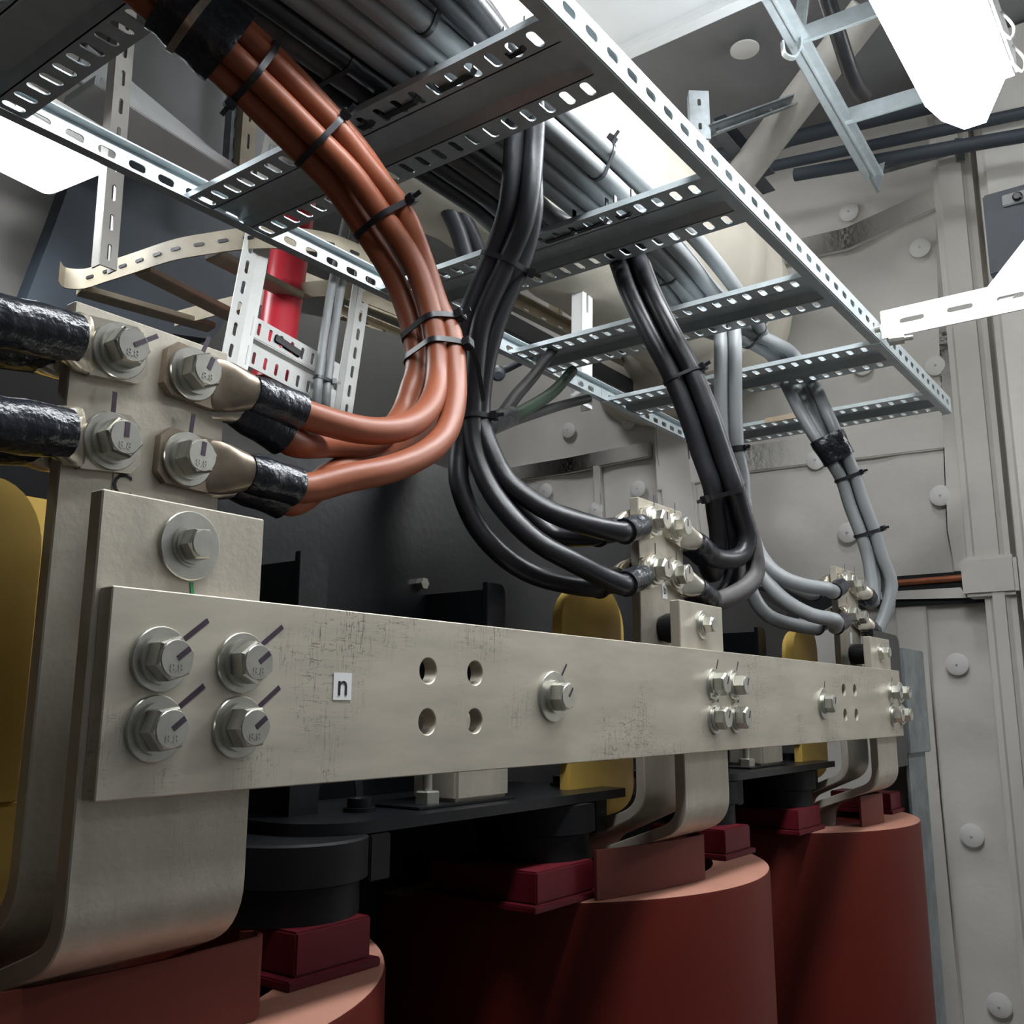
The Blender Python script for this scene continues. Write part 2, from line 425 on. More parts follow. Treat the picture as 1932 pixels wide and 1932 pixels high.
AX = V((0, -1, 0))
def bolt(parent, p, wr=0.0162, af=0.0195, hh=0.0105, ink=None, rot=0.3, text=False, ax=AX, big=None, ink_len=0.026):
    p = V(p); g = G()
    h0 = 0.0
    R = af / 2 / math.cos(math.pi / 6)
    g.lathe([(af * 0.645, 0.002), (af * 0.645, 0.0048)], p, ax, 28)                           # spring washer
    g.lathe([(R, 0.005), (R, 0.005 + hh - 0.0022), (R * 0.90, 0.005 + hh - 0.0006)], p, ax, sides=6, rot=rot)
    g.lathe([(af * 0.475, 0.005 + hh - 0.003), (af * 0.475, 0.005 + hh - 0.0005), (af * 0.455, 0.005 + hh)], p, ax, 28)
    b = g.build('hex_bolt', M['bolt'], parent, ang=20)
    g = G(); g.lathe([(big or wr, 0), (big or wr, 0.0016), ((big or wr) * 0.97, 0.0022)], p, ax, 32); 
    if big: g.lathe([(wr, 0.002), (wr, 0.0032)], p, ax, 28)
    g.build('washer', M['bolt'], b)
    top = p + ax * (0.005 + hh)
    if text:
        g = G(); g.text('8.8', 0.0062, top + V((-0.0005, 0, -0.0048)), (1, 0, 0), (0, 0, 1), 0.0003); g.build('head_mark', M['bolt'], b, smooth=False)
    if ink:
        dx, dz = math.cos(ink), math.sin(ink)
        g = G(); u = V((dx, 0, dz)); w = V((-dz, 0, dx)) * (0.0014 if text else 0.0009)
        a = top + ax * 0.0001; c = a + u * af * 0.42
        g.prism([a - w, a + w, c + w, c - w], ax * 0.0002)
        a = p + ax * 0.0001 + u * wr * 1.02; c = a + u * (ink_len - wr)
        g.prism([a - w, a + w, c + w, c - w], ax * 0.0002)
        g.build('ink_line', M['ink'], b, smooth=False)
    return b

# neutral busbar: one long bar, eight drilled holes
L_BAR = 1.3405
holes = [circ(x, z, 0.0083 if x < 0.5 else 0.0078) for x in (0.2285, 0.2777, 1.068, 1.115) for z in (0.0164, -0.0164)]
g = G().plate(rect(0, -0.05, L_BAR, 0.05), holes, 0.011, (0, 0.0055, 0), (1, 0, 0), (0, 0, 1))
nb = tag(g.build('neutral_busbar', M['bar'], base=(0, 0, 0), bevel=0.0006, seg=1), 'long scratched silver busbar labelled n running across the transformer', 'busbar')
for k, xs in enumerate(((0.028, 0.0775), (0.6625, 0.7125), (1.2875, 1.335))):
    for x in xs:
        for z in (0.016, -0.0175):
            bolt(nb, (x, 0, z), ink=math.radians((38, 62, 65)[k]), rot=random.uniform(0, 1), text=(k == 0), ink_len=(0.034, 0.028, 0.024)[k])
bolt(nb, (0.3735, 0, 0.001), wr=0.0125, big=0.0195, ink=math.radians(52), rot=0.2, text=False, ink_len=0.032)
bolt(nb, (0.984, 0, -0.002), wr=0.0125, big=0.0195, rot=0.5, ink=math.radians(70), ink_len=0.03)
g = G().plate([(0.1445, -0.0030), (0.1590, -0.0030), (0.1590, 0.0128), (0.1445, 0.0128)], [], 0.0004, (0, -0.0003, 0), (1, 0, 0), (0, 0, 1))
lb = g.build('name_label', M['label'], nb, smooth=False)
G().text('n', 0.0185, (0.1517, -0.0006, 0.0052), (1, 0, 0), (0, 0, 1), 0.0002).build('letter', M['print'], lb, smooth=False)

for k in range(3):
    x0 = XC[k]; w = 0.1
    # neutral riser behind the busbar
    path = round_path([(x0, 0.0165, 0.0985), (x0, 0.0165, -0.118), (x0, 0.115, -0.155), (x0, 0.135, -0.30)], 0.03, 7)
    t = tag(G().strip(path, w, 0.011, (1, 0, 0)).build('neutral_riser', M['bar_plain'], base=(x0, 0.0165, -0.3), bevel=0.0008, seg=1),
            '%s flat bar bent into the %s red coil, bolted behind the long busbar' % (('scuffed', 'clean', 'clean')[k], PH[k]), 'busbar', 'neutral risers')
    b = bolt(t, (x0 + 0.051, 0.011, 0.0765), wr=0.0115, af=0.0155, hh=0.009, big=0.0185 if k == 0 else 0.015, rot=0.1)
    if k == 0:
        g = G(); a = V((x0 + 0.053, 0.0108, 0.0575)); g.prism([a, a + V((0.002, 0, 0)), a + V((0.0045, 0, -0.014)), a + V((0.0025, 0, -0.014))], (0, -0.0002, 0)); g.build('ink_line', M['ink_green'], t, smooth=False)
    # phase terminal bar
    path = round_path([(x0, 0.060, 0.209), (x0, 0.060, -0.105), (x0, 0.150, -0.145), (x0, 0.165, -0.30)], 0.03, 7)
    t = tag(G().strip(path, w, 0.010, (1, 0, 0)).build('phase_terminal', M['bar_plain'], base=(x0, 0.06, -0.3), bevel=0.0008, seg=1),
            ('tall flat terminal bar marked C with four lug bolts, nearest the camera', 'tall flat terminal bar marked b above the middle coil', 'tall flat terminal bar with bare white label above the far coil')[k], 'busbar', 'phase terminal bars')
    lx, lz = ((0.036, 0.112), (0.053, 0.1155), (0.050, 0.100))[k]
    g = G().plate(rect(-0.0055, -0.009, 0.0055, 0.009), [], 0.0004, (x0 + lx, 0.0547, lz), (1, 0, 0), (0, 0, 1))
    lb = g.build('name_label', M['label'] if k else M['bar_plain'], t, smooth=False)
    if k < 2: G().text(('C', 'b')[k], (0.018, 0.013)[k], (x0 + lx, 0.0544, lz), (1, 0, 0), (0, 0, 1), 0.0002).build('letter', M['print'], lb, smooth=False)
    # yellow insulated bar
    xl = x0 - (0.095, 0.058, 0.045)[k]; yw = (0.120, 0.118, 0.105)[k]
    t = thing('insulated_lead', 'yellow painted winding lead with rounded top behind the %s terminal bar' % PH[k], 'insulated lead', (xl, 0.125, -0.3), 'yellow insulated leads')
    g = G(); n = 8; r = 0.05
    out = [(0, -0.058)] + [(r - r * math.cos(i / n * math.pi / 2), 0.08 + 0.038 * math.sin(i / n * math.pi / 2)) for i in range(n + 1)] + \
          [(yw - 0.03 + 0.03 * math.sin(i / n * math.pi / 2), 0.08 + 0.038 * math.cos(i / n * math.pi / 2)) for i in range(n + 1)] + [(yw, -0.058)]
    g.plate(out, [], 0.012, (xl, 0.119, 0), (1, 0, 0), (0, 0, 1)); g.build('upper_bar', M['yellow'], t, bevel=0.003)
    g = G(); g.strip(round_path([(xl + 0.010, 0.119, -0.0585), (xl + 0.010, 0.119, -0.108), (xl + 0.010, 0.20, -0.135), (xl + 0.010, 0.215, -0.30)], 0.03, 7), yw + 0.012, 0.012, (1, 0, 0)); g.build('lower_bar', M['yellow'], t, bevel=0.002)
    g = G(); g.plate([(p[0] + 0.052, p[1] - 0.002) for p in out], [], 0.012, (xl, 0.146, 0), (1, 0, 0), (0, 0, 1)); g.build('rear_bar', M['yellow'], t, bevel=0.003)
    # standoff insulator between riser and terminal
    p = V((x0 + 0.045, 0.022, 0.0745)); 
    t = thing('standoff_insulator', 'black round standoff between the %s terminal bar and its riser' % PH[k], 'insulator', p, 'standoff insulators')
    G().lathe([(0.013, 0), (0.0155, 0.003), (0.0155, 0.026), (0.013, 0.0325)], p, (0, 1, 0), 24).build('body', M['black_matte'], t)
    G().lathe([(0.014, 0.0), (0.014, 0.007)], p + V((0, 0.001, 0)), (0, 1, 0), sides=6).build('hex_collar', M['black'], t)

# coils
for k in range(3):
    c = COIL[k]; o = V((c, COIL_Y, FLOOR_Z + 0.25)); H = COIL_TOP - o.z; R = COIL_R; r = 0.205
    t = thing('coil_winding', 'dark red cast resin coil, %s' % ('nearest one, cut by the bottom corner', 'middle of the three', 'farthest one beside the grey post')[k], 'coil', o, 'cast resin coils')
    n = 96
    g = G()
    g.v = []
    prof = [(r, 0), (R, 0), (R, H - 0.004), (R - 0.001, H - 0.001)]
    for rr, h in prof:
        for j in range(n):
            a = 2 * math.pi * j / n; g.v.append((c + rr * math.cos(a), COIL_Y + rr * math.sin(a), o.z + h))
    for i in range(3):
        for j in range(n): g.f.append((i * n + j, i * n + (j + 1) % n, (i + 1) * n + (j + 1) % n, (i + 1) * n + j))
    g.build('outer_winding', M['epoxy'], t)
    g = G()
    for rr, h in [(R - 0.001, H - 0.001), (R - 0.003, H), (r, H), (r, H - 0.3)]:
        for j in range(n):
            a = 2 * math.pi * j / n; g.v.append((c + rr * math.cos(a), COIL_Y + rr * math.sin(a), o.z + h))
    for i in range(3):
        for j in range(n): g.f.append((i * n + j, i * n + (j + 1) % n, (i + 1) * n + (j + 1) % n, (i + 1) * n + j))
    g.build('top_rim', M['epoxy_top'], t)
    G().lathe([(0.185, 0), (0.185, H - 0.01)], o, (0, 0, 1), 64).build('inner_winding', M['epoxy'], t)
    # pressboard wrap round the low-voltage leads
    g = G(); pts = []; ua, ub = ((-0.17, 0.05), (-0.178, -0.013), (-0.092, -0.008))[k]
    for i in range(25):
        x = ua + (ub - ua) * i / 24
        pts.append(V((c + x, 0.036 + 0.9 * x * x, 0)))
    e = pts[-1]
    pts += [e + V((0.007, 0.006, 0)), e + V((0.008, 0.014, 0)), e + V((0.002, 0.018, 0))]
    lo = [V((p.x, p.y, COIL_TOP + 0.0005)) for p in pts]; hi = [V((p.x, p.y, -0.136)) for p in pts]
    m = len(pts); g.v = [tuple(p) for p in lo + hi] + [tuple(p + V((0, 0.003, 0))) for p in lo + hi]
    for i in range(m - 1):
        g.f += [(i, i + 1, m + i + 1, m + i), (2 * m + i, 3 * m + i, 3 * m + i + 1, 2 * m + i + 1), (m + i, m + i + 1, 3 * m + i + 1, 3 * m + i)]
    g.f += [(0, m, 3 * m, 2 * m), (m - 1, 3 * m - 1, 4 * m - 1, 2 * m - 1)]
    g.build('lead_wrap', M['sheet'], t)

def block(k, x0, x1, y0, y1, label, top=-0.147):
    t = thing('spacer_block', label, 'spacer block', ((x0 + x1) / 2, (y0 + y1) / 2, COIL_TOP), 'red spacer blocks on the coils')
    G().box((x0 - 0.008, y0 - 0.004, COIL_TOP), (x1 + 0.006, y1 + 0.01, COIL_TOP + 0.006)).build('foot', M['block'], t, bevel=0.001)
    G().box((x0, y0, COIL_TOP + 0.006), (x1, y1, top)).build('block', M['block'], t, bevel=0.0015)
block(0, 0.185, 0.252, 0.068, 0.19, 'dark red spacer block on the rim of the near coil')
block(1, 0.462, 0.556, 0.078, 0.20, 'dark red spacer block on the left rim of the middle coil')
block(1, 0.832, 0.905, 0.072, 0.17, 'crimson spacer block on the right rim of the middle coil')
block(2, 1.10, 1.19, 0.085, 0.20, 'dark red spacer block on the left rim of the far coil')
block(2, 1.455, 1.515, 0.06, 0.16, 'bright crimson spacer block on the right rim of the far coil')

def post(x, y, r, label):
    t = thing('pressure_post', label, 'support post', (x, y, -0.147), 'black support posts')
    G().lathe([(r * 0.9, 0), (r * 0.9, 0.022), (r, 0.024), (r, 0.050), (r * 0.96, 0.0515)], (x, y, -0.147), (0, 0, 1), 40).build('body', M['black_matte'], t)
    G().box((x + r * 0.7, y - r * 0.75, -0.128), (x + r + 0.004, y - r * 0.35, -0.0965)).build('rib', M['black_matte'], t, bevel=0.001)
post(0.222, 0.122, 0.056, 'black round support post on the near coil under the clamp plate')
post(0.545, 0.140, 0.060, 'black round support post at the left of the middle coil')
post(0.895, 0.135, 0.050, 'black round support post at the right of the middle coil')
post(1.165, 0.140, 0.056, 'black round support post on the far coil')

def clamp_plate(x0, x1, label):
    z = -0.0955; th = 0.0085; y0 = 0.082; y1 = 0.226
    t = thing('clamp_plate', label, 'clamp plate', ((x0 + x1) / 2, y1, z), 'black clamp plates')
    r = 0.02; n = 6
    out = []
    for cx, cy, a0 in ((x0 + 0.05, y0 + 0.05, 180), (x1 - 0.006, y0 + 0.006, 270), (x1 - 0.006, y1 - 0.006, 0), (x0 + 0.006, y1 - 0.006, 90)):
        rr = 0.05 if a0 == 180 else 0.006
        for i in range(n + 1):
            a = math.radians(a0 + 90 * i / n); out.append((cx + rr * math.cos(a), cy + rr * math.sin(a)))
    G().plate(out, [], th, (0, 0, z + th / 2), (1, 0, 0), (0, 1, 0)).build('plate', M['black'], t, bevel=0.001)
    L = x1 - x0
    for f, y in ((0.22, 0.135), (0.96, 0.15), (0.10, 0.205)):
        G().lathe([(0.013, 0), (0.013, 0.003), (0.010, 0.0032), (0.010, 0.010), (0.008, 0.0105)], (x0 + L * f, y, z + th), (0, 0, 1), 20).build('plate_bolt', M['black'], t, ang=25)
    # small strap standing on the plate
    p = [(x0 + L * 0.245, 0.15, z + th), (x0 + L * 0.245, 0.152, z + th + 0.02), (x0 + L * 0.24, 0.16, z + th + 0.045)]
    G().strip(spline(p, 0.004), 0.008, 0.0012, (1, 0, 0)).build('strap', M['black'], t)
    return t
clamp_plate(0.212, 0.628, 'black clamp plate between the near and middle coils, holding a zinc bracket')
clamp_plate(0.855, 1.262, 'black clamp plate between the middle and far coils')

def zinc_bracket(x, y, label):
    z = -0.087; t = thing('zinc_bracket', label, 'bracket', (x, y, z), 'zinc brackets on the clamp plates')
    G().box((x, y, z + 0.0022), (x + 0.074, y + 0.05, z + 0.075)).build('channel', M['bar_plain'], t, bevel=0.003)
    G().box((x - 0.05, y - 0.004, z + 0.0002), (x + 0.078, y + 0.045, z + 0.0022)).build('base_plate', M['black'], t, bevel=0.0005)
    q = V((x - 0.018, y + 0.016, z + 0.0022))
    G().lathe([(0.0042, 0), (0.0042, 0.08)], q, (0, 0, 1), 14).build('threaded_rod', M['bolt'], t)
    G().lathe([(0.011, 0.0), (0.011, 0.009), (0.009, 0.010)], q, (0, 0, 1), sides=6, rot=0.2).build('nut', M['bolt'], t, ang=20)
zinc_bracket(0.385, 0.105, 'grey zinc bracket with threaded rod, on the nearer black clamp plate')
zinc_bracket(1.035, 0.105, 'pale zinc bracket with threaded rod on the farther clamp plate')

# upper core clamp: black trapezoid plate with welded tabs
t = thing('core_clamp', 'large black steel clamp plate standing behind the busbars', 'clamp plate', (0.7, 0.23, -0.1))
poly = [(-0.35, -0.12), (1.48, -0.12), (1.48, 0.165), (0.99, 0.238), (0.455, 0.245), (0.20, 0.195), (-0.35, 0.14)]
G().plate(poly, [], 0.010, (0, 0.233, 0), (1, 0, 0), (0, 0, 1)).build('plate', M['black'], t, bevel=0.001)
for x in (0.272, 0.508, 1.17):
    n = 6; r = 0.010; w = 0.030
    o = [(-w, -0.11), (0, -0.11)] + [(-r + r * math.cos(i / n * math.pi / 2), 0.112 - r + r * math.sin(i / n * math.pi / 2)) for i in range(n + 1)] + [(-w, 0.112)]
    G().plate(o, [], 0.006, (x, 0.150, 0), (1, 0, 0), (0, 0, 1)).build('tab', M['black'], t, bevel=0.0006)
    G().box((x - 0.028, 0.15, -0.11), (x - 0.022, 0.23, 0.105)).build('web', M['black'], t)
    G().lathe([(0.006, 0), (0.006, 0.008)], (x - 0.038, 0.228, 0.115), (0, -1, 0), sides=6).build('stud', M['bolt'], t, ang=20)
# core behind
g = G(); g.box((-0.35, 0.25, -1.2), (1.6, 0.36, 0.20))
tag(g.build('core', M['black_matte'], base=(0.7, 0.3, -1.2)), 'black laminated core yoke behind the clamp plate', 'transformer core')
# galvanised post at the end
t = thing('corner_post', 'grey galvanised post at the far end of the transformer', 'post', (1.53, 0.06, FLOOR_Z))
pa = aY(1703, 1222, 0.035); pb = aY(1740, 1222, 0.035); pc = aY(1757, 1418, 0.035)
G().box((pa.x, 0.035, pc.z), (pb.x + 0.005, 0.10, pa.z)).build('head_plate', M['galv_spangle'], t, bevel=0.002)
G().box((pa.x + 0.02, 0.045, FLOOR_Z), (pb.x + 0.002, 0.05, pc.z)).build('face', M['galv_spangle'], t, bevel=0.001)
G().box((pb.x - 0.005, 0.05, FLOOR_Z), (pb.x + 0.002, 0.13, pc.z)).build('flange', M['galv_spangle'], t, bevel=0.001)
q = aY(1692, 1200, 0.027); g = G(); g.plate([(1.3, -0.1), (q.x, -0.1), (q.x, q.z - 0.016), (q.x - 0.004, q.z - 0.006), (q.x - 0.014, q.z), (1.3, q.z + 0.002)], [], 0.006, (0, 0.027, 0), (1, 0, 0), (0, 0, 1))
tag(g.build('end_plate', M['black'], base=(1.40, 0.075, -0.1), bevel=0.0008), 'black plate with rounded corner behind the far riser', 'clamp plate')

# ================================================================== CABLE LADDER OVERHEAD
TZ = 0.5472; YR = -0.0428; YL = 0.4604; RH = 0.030; T = 0.0016
tray = thing('cable_ladder', 'galvanised cable ladder running overhead with six slotted rungs', 'cable ladder', (0.6, 0.2, TZ))
def rail(y, s, x0, x1, slot0, name='side_rail', dz=0.0):     # s: direction of the flanges (towards the inside)
    g = G(); n = int((x1 - x0 - 0.03) / 0.0353)
    off = (slot0 - x0) % 0.0353
    holes = [stadium(x0 + off + 0.0353 * i, RH / 2, 0.021, 0.0095) for i in range(n + 1) if 0.012 < off + 0.0353 * i < x1 - x0 - 0.012]
    g.plate(rect(x0, 0, x1, RH), holes, T, (0, y - s * T / 2, TZ + dz), (1, 0, 0), (0, 0, 1))
    g.box((x0, min(y, y + s * 0.0135), TZ + dz - T), (x1, max(y, y + s * 0.0135), TZ + dz))
    g.box((x0, min(y, y + s * 0.0118), TZ + dz + RH), (x1, max(y, y + s * 0.0118), TZ + dz + RH + T))
    return g.build(name, M['galv'], tray)
rail(YL, -1, -0.35, 1.215, 0.227); rail(YL, -1, 1.217, 1.675, 0.227)
rail(YR, 1, -0.35, 1.213, 0.339); rail(YR, 1, 1.217, 1.672, 0.339)
def rung(xf):                                                # xf: far edge of the hat profile
    g = G(); ya, yb = YR + 0.002, YL - 0.0035; zf = TZ + 0.0004; x0 = xf - 0.115; H = 0.011
    ny = int((yb - ya - 0.02) / 0.0225)
    for a, b in ((x0, x0 + 0.0315), (xf - 0.0315, xf)):
        c = (a + b) / 2
        holes = [stadium(c, YR + 0.0308 + 0.0225 * i, 0.0215, 0.0085) for i in range(ny)]
        g.plate(rect(a, ya, b, yb), holes, T, (0, 0, zf + T / 2), (1, 0, 0), (0, 1, 0))
    g.box((x0 - T, ya, zf), (x0, yb, zf + 0.007)); g.box((xf, ya, zf), (xf + T, yb, zf + 0.005))
    a, b = x0 + 0.0315, xf - 0.0315
    g.prism([(a - T, ya, zf), (a, ya, zf), (a + 0.008, ya, zf + H), (a + 0.008 - T, ya, zf + H)], (0, yb - ya, 0))
    g.prism([(b + T, ya, zf), (b, ya, zf), (b - 0.006, ya, zf + H), (b - 0.006 + T, ya, zf + H)], (0, yb - ya, 0))
    g.box((a + 0.008 - T, ya, zf + H), (b - 0.006 + T, yb, zf + H + T))
    g.build('rung', M['galv'], tray)
RX = [0.1355, 0.435, 0.7365, 1.036, 1.336, 1.645]
for x in RX: rung(x)
# splice bolts on the rails
for p, d in ((V((1.19, YR, TZ + 0.012)), (0, -1, 0)), (V((1.10, YL, TZ + 0.016)), (0, -1, 0))):
    g = G(); g.lathe([(0.009, 0), (0.009, 0.002), (0.006, 0.002), (0.006, 0.009)], p, d, sides=12); g.build('splice_bolt', M['bolt'], tray, ang=25)
g = G(); g.box((1.5255, 0.17, TZ - 0.0005), (1.5282, 0.27, TZ + 0.0095)); tag(g.build('tape_strip', M['brown'], base=(1.55, 0.2, TZ)), 'tan strip lying along the edge of the last rung', 'tape')
# white bracket arm carrying the ladder
t = thing('bracket_arm', 'white slotted cantilever bracket arm holding the right ladder rail', 'bracket', (1.213, YR, TZ))
pa = aX(1663, 590, 1.213); pb = aX(1667, 640, 1.213); 
ye = -0.62; zt, zb = pa.z, pb.z
def armz(px, py): q = aX(px, py, 1.213); return (q.y, q.z)
o = [armz(1665, 640), armz(1932, 590), (ye, armz(1932, 590)[1] + 0.0 + (armz(1932, 590)[1] - armz(1665, 640)[1]) * 0.9), (ye, armz(1932, 530)[1] + (armz(1932, 530)[1] - armz(1663, 588)[1]) * 0.9), armz(1932, 530), armz(1663, 588)]
u = (V((0, armz(1932, 560)[0] - armz(1680, 615)[0], armz(1932, 560)[1] - armz(1680, 615)[1]))).normalized()
ol = V((0, armz(1663, 614)[0], armz(1663, 614)[1]))
ol.x = 1.213
hgt = (V((0,) + armz(1663, 588)) - V((0,) + armz(1666, 640))).length
vv = V((0, 0, 1)) - u * u.z
G().plate(rect(0, -hgt / 2, 0.62, hgt / 2), [stadium(0.045 + 0.068 * i, 0, 0.036, 0.0075) for i in range(8)], 0.003, ol, u, vv).build('arm', M['white'], t)
c0 = aX(1868, 575, 1.216); c1 = aX(1990, 420, 1.216)
dd = (c1 - c0).normalized(); nn = V((0, -dd.z, dd.y)) * 0.020
G().prism([c0 - nn, c0 + nn, c0 + nn + dd * 0.35, c0 - nn + dd * 0.35], (0.003, 0, 0)).build('brace', M['white'], t)
q = aX(1690, 640, 1.205)
G().lathe([(0.008, 0), (0.008, 0.022), (0.004, 0.022), (0.004, 0.034)], q + V((0.0, 0.01, 0)), (0.2, -1, 0), sides=10).build('bolt', M['bolt'], t, ang=25)

# ================================================================== CABLES
CABLES = {}
def lug(parent, p, d, front, wide=0.0165, R=0.0112, sl=(0.040, 0.088), sr=0.0132, dull=False):
    s = -1 if front else 1; p = V(p); d = V(d).normalized(); up = (V((0, 0, 1)) - d * d.z).normalized(); n = V((0, s, 0))
    g = G(); secs = []
    # palm: rectangular with cut corners
    c = 0.006; w = wide; th = 0.0028
    out = [(-0.018, -w + c), (-0.018 + c, -w), (0.017, -w), (0.017, w), (-0.018 + c, w), (-0.018, w - c)]
    g.prism([p + d * a + up * b + n * 0.0 for a, b in out], n * th * 2)
    # shaped transition to the barrel
    k = 16; st = [(0.014, w * 0.98, th, th), (0.019, w * 1.0, 0.0038, 0.005), (0.025, w * 0.97, 0.0058, 0.0065), (0.032, w * 0.86, 0.0085, 0.009), (0.039, R * 1.02, R, 0.0105), (0.046, R, R, 0.0105), (0.060, R, R, 0.0105)]
    vs = []; fs = []
    for a, bw, bh, off in st:
        for j in range(k):
            t = 2 * math.pi * j / k; cx, sx = math.cos(t), math.sin(t)
            e = 0.55 if a < 0.03 else 1.0
            vs.append(p + d * a + up * (bw * math.copysign(abs(cx) ** e, cx)) + n * (off + bh * math.copysign(abs(sx) ** e, sx)))
    for i in range(len(st) - 1):
        fs += [(i * k + j, i * k + (j + 1) % k, (i + 1) * k + (j + 1) % k, (i + 1) * k + j) for j in range(k)]
    fs += [tuple(range(k)), tuple(range((len(st) - 1) * k, len(st) * k))]
    g.add(vs, fs)
    g.build('lug', M['lug_dull'] if dull else M['lug'], parent, ang=45)
    return p + n * 0.0105
def cable(key, pts, r, material, label, group, lugp=None, ld=(1, 0, 0), front=True, sleeve=(0.038, 0.080), sr=0.0130, dull=False, name='power_cable', cat='cable', lug_in=0.050):
    d = V(ld).normalized()
    if lugp is not None:
        p = V(lugp); s = -1 if front else 1
        ax0 = p + V((0, s, 0)) * 0.0105
        pts = [V(q) for q in pts]; n0 = len(pts)
        while len(pts) > n0 - 2 and (pts[0] - ax0).dot(d) < sleeve[1] + 0.03 and abs((pts[1] - ax0).dot(d)) > 0.02 and (pts[0] - ax0).length < 0.2: pts = pts[1:]
        P = [ax0 + d * lug_in, ax0 + d * (lug_in + 0.02), ax0 + d * (sleeve[1] + 0.004)] + [V(q) for q in pts]
    else:
        P = [V(q) for q in pts]
    dense = spline(P, 0.010)
    base = P[-1]
    g = G(); g.tube(dense, r, 16)
    root = thing(name, label, cat, base, group)
    g.build('jacket', M[material], root, ang=60)
    if lugp is not None:
        lug(root, p, d, front, dull=dull)
        g = G(); L0, L1 = sleeve; n = 10; ring = []
        path = [q for q in dense if (q - ax0).dot(d) < L1 + 0.03 and (q - ax0).length < L1]
        path = [ax0 + d * L0] + [q for q in path if (q - ax0).dot(d) > L0 + 0.003]
        rad = [sr * (1 + 0.03 * math.sin(i * 2.1)) for i in range(len(path))]; rad[0] *= 0.93
        g.tube(path, rad, 18); g.build('sleeve', M['shrink'], root, ang=60)
    CABLES[key] = (dense, r)
    return root

def section(keys, px, py, D=None):
    ctr = []; tan = []
    r0 = ray(px, py)
    for k in keys:
        pts = CABLES[k][0]; best = None
        for i in range(1, len(pts) - 1):
            q = pts[i] - CAM; z = q.dot(fwd)
            if z < 0.1: continue
            sx = 966 + F_PX * q.dot(right) / z; sy = 966 + F_PX * q.dot(down) / z
            e = (sx - px) ** 2 + (sy - py) ** 2
            if best is None or e < best[0]: best = (e, i)
        i = best[1]; ctr.append(pts[i]); tan.append((pts[i + 1] - pts[i - 1]).normalized())
    t = sum(tan, V((0, 0, 0)))
    # orient tangents consistently
    t = V((0, 0, 0))
    for q in tan: t += q if q.dot(tan[0]) > 0 else -q
    t.normalize(); c = sum(ctr, V((0, 0, 0))) / len(ctr)
    # re-intersect every cable with the cutting plane
    res = []
    for k, q0 in zip(keys, ctr):
        pts, r = CABLES[k]
        near = [q for q in pts if (q - q0).length < 0.12]
        a = min(near, key=lambda q: abs((q - c).dot(t)))
        a = a - t * (a - c).dot(t); res.append((a, r))
    return c, t, res
def hull_loop(c, t, res, off, N=40):
    ref = fwd; u = (ref - t * ref.dot(t)).normalized(); w = t.cross(u)
    pts = []
    for a, r in res:
        for j in range(20):
            an = 2 * math.pi * j / 20; q = a - c + (u * math.cos(an) + w * math.sin(an)) * (r + off)
            pts.append((q.dot(u), q.dot(w)))
    pts = sorted(set(pts))
    def cross(o, a, b): return (a[0] - o[0]) * (b[1] - o[1]) - (a[1] - o[1]) * (b[0] - o[0])
    lo = []
    for p in pts:
        while len(lo) > 1 and cross(lo[-2], lo[-1], p) <= 0: lo.pop()
        lo.append(p)
    hi = []
    for p in reversed(pts):
        while len(hi) > 1 and cross(hi[-2], hi[-1], p) <= 0: hi.pop()
        hi.append(p)
    h = lo[:-1] + hi[:-1]
    # resample by length starting at the largest first coordinate
    s = max(range(len(h)), key=lambda i: h[i][0]); h = h[s:] + h[:s] + [h[s]]
    seg = [math.dist(h[i], h[i + 1]) for i in range(len(h) - 1)]; tot = sum(seg); out = []; i = 0; acc = 0
    for k in range(N):
        L = tot * k / N
        while acc + seg[i] < L: acc += seg[i]; i += 1
        f = (L - acc) / seg[i]
        out.append(c + u * (h[i][0] * (1 - f) + h[i + 1][0] * f) + w * (h[i][1] * (1 - f) + h[i + 1][1] * f))
    return out
def band(g, loops_in, loops_out):
    N = len(loops_in[0]); k = len(loops_in); o = len(g.v)
    for l in loops_in + loops_out: g.v += [tuple(p) for p in l]
    def idx(s, i, j): return o + (s * k + i) * N + j % N
    for j in range(N):
        for i in range(k - 1):
            g.f.append((idx(1, i, j), idx(1, i, j + 1), idx(1, i + 1, j + 1), idx(1, i + 1, j)))
            g.f.append((idx(0, i, j), idx(0, i + 1, j), idx(0, i + 1, j + 1), idx(0, i, j + 1)))
        g.f.append((idx(0, 0, j), idx(0, 0, j + 1), idx(1, 0, j + 1), idx(1, 0, j)))
        g.f.append((idx(0, k - 1, j), idx(1, k - 1, j), idx(1, k - 1, j + 1), idx(0, k - 1, j + 1)))
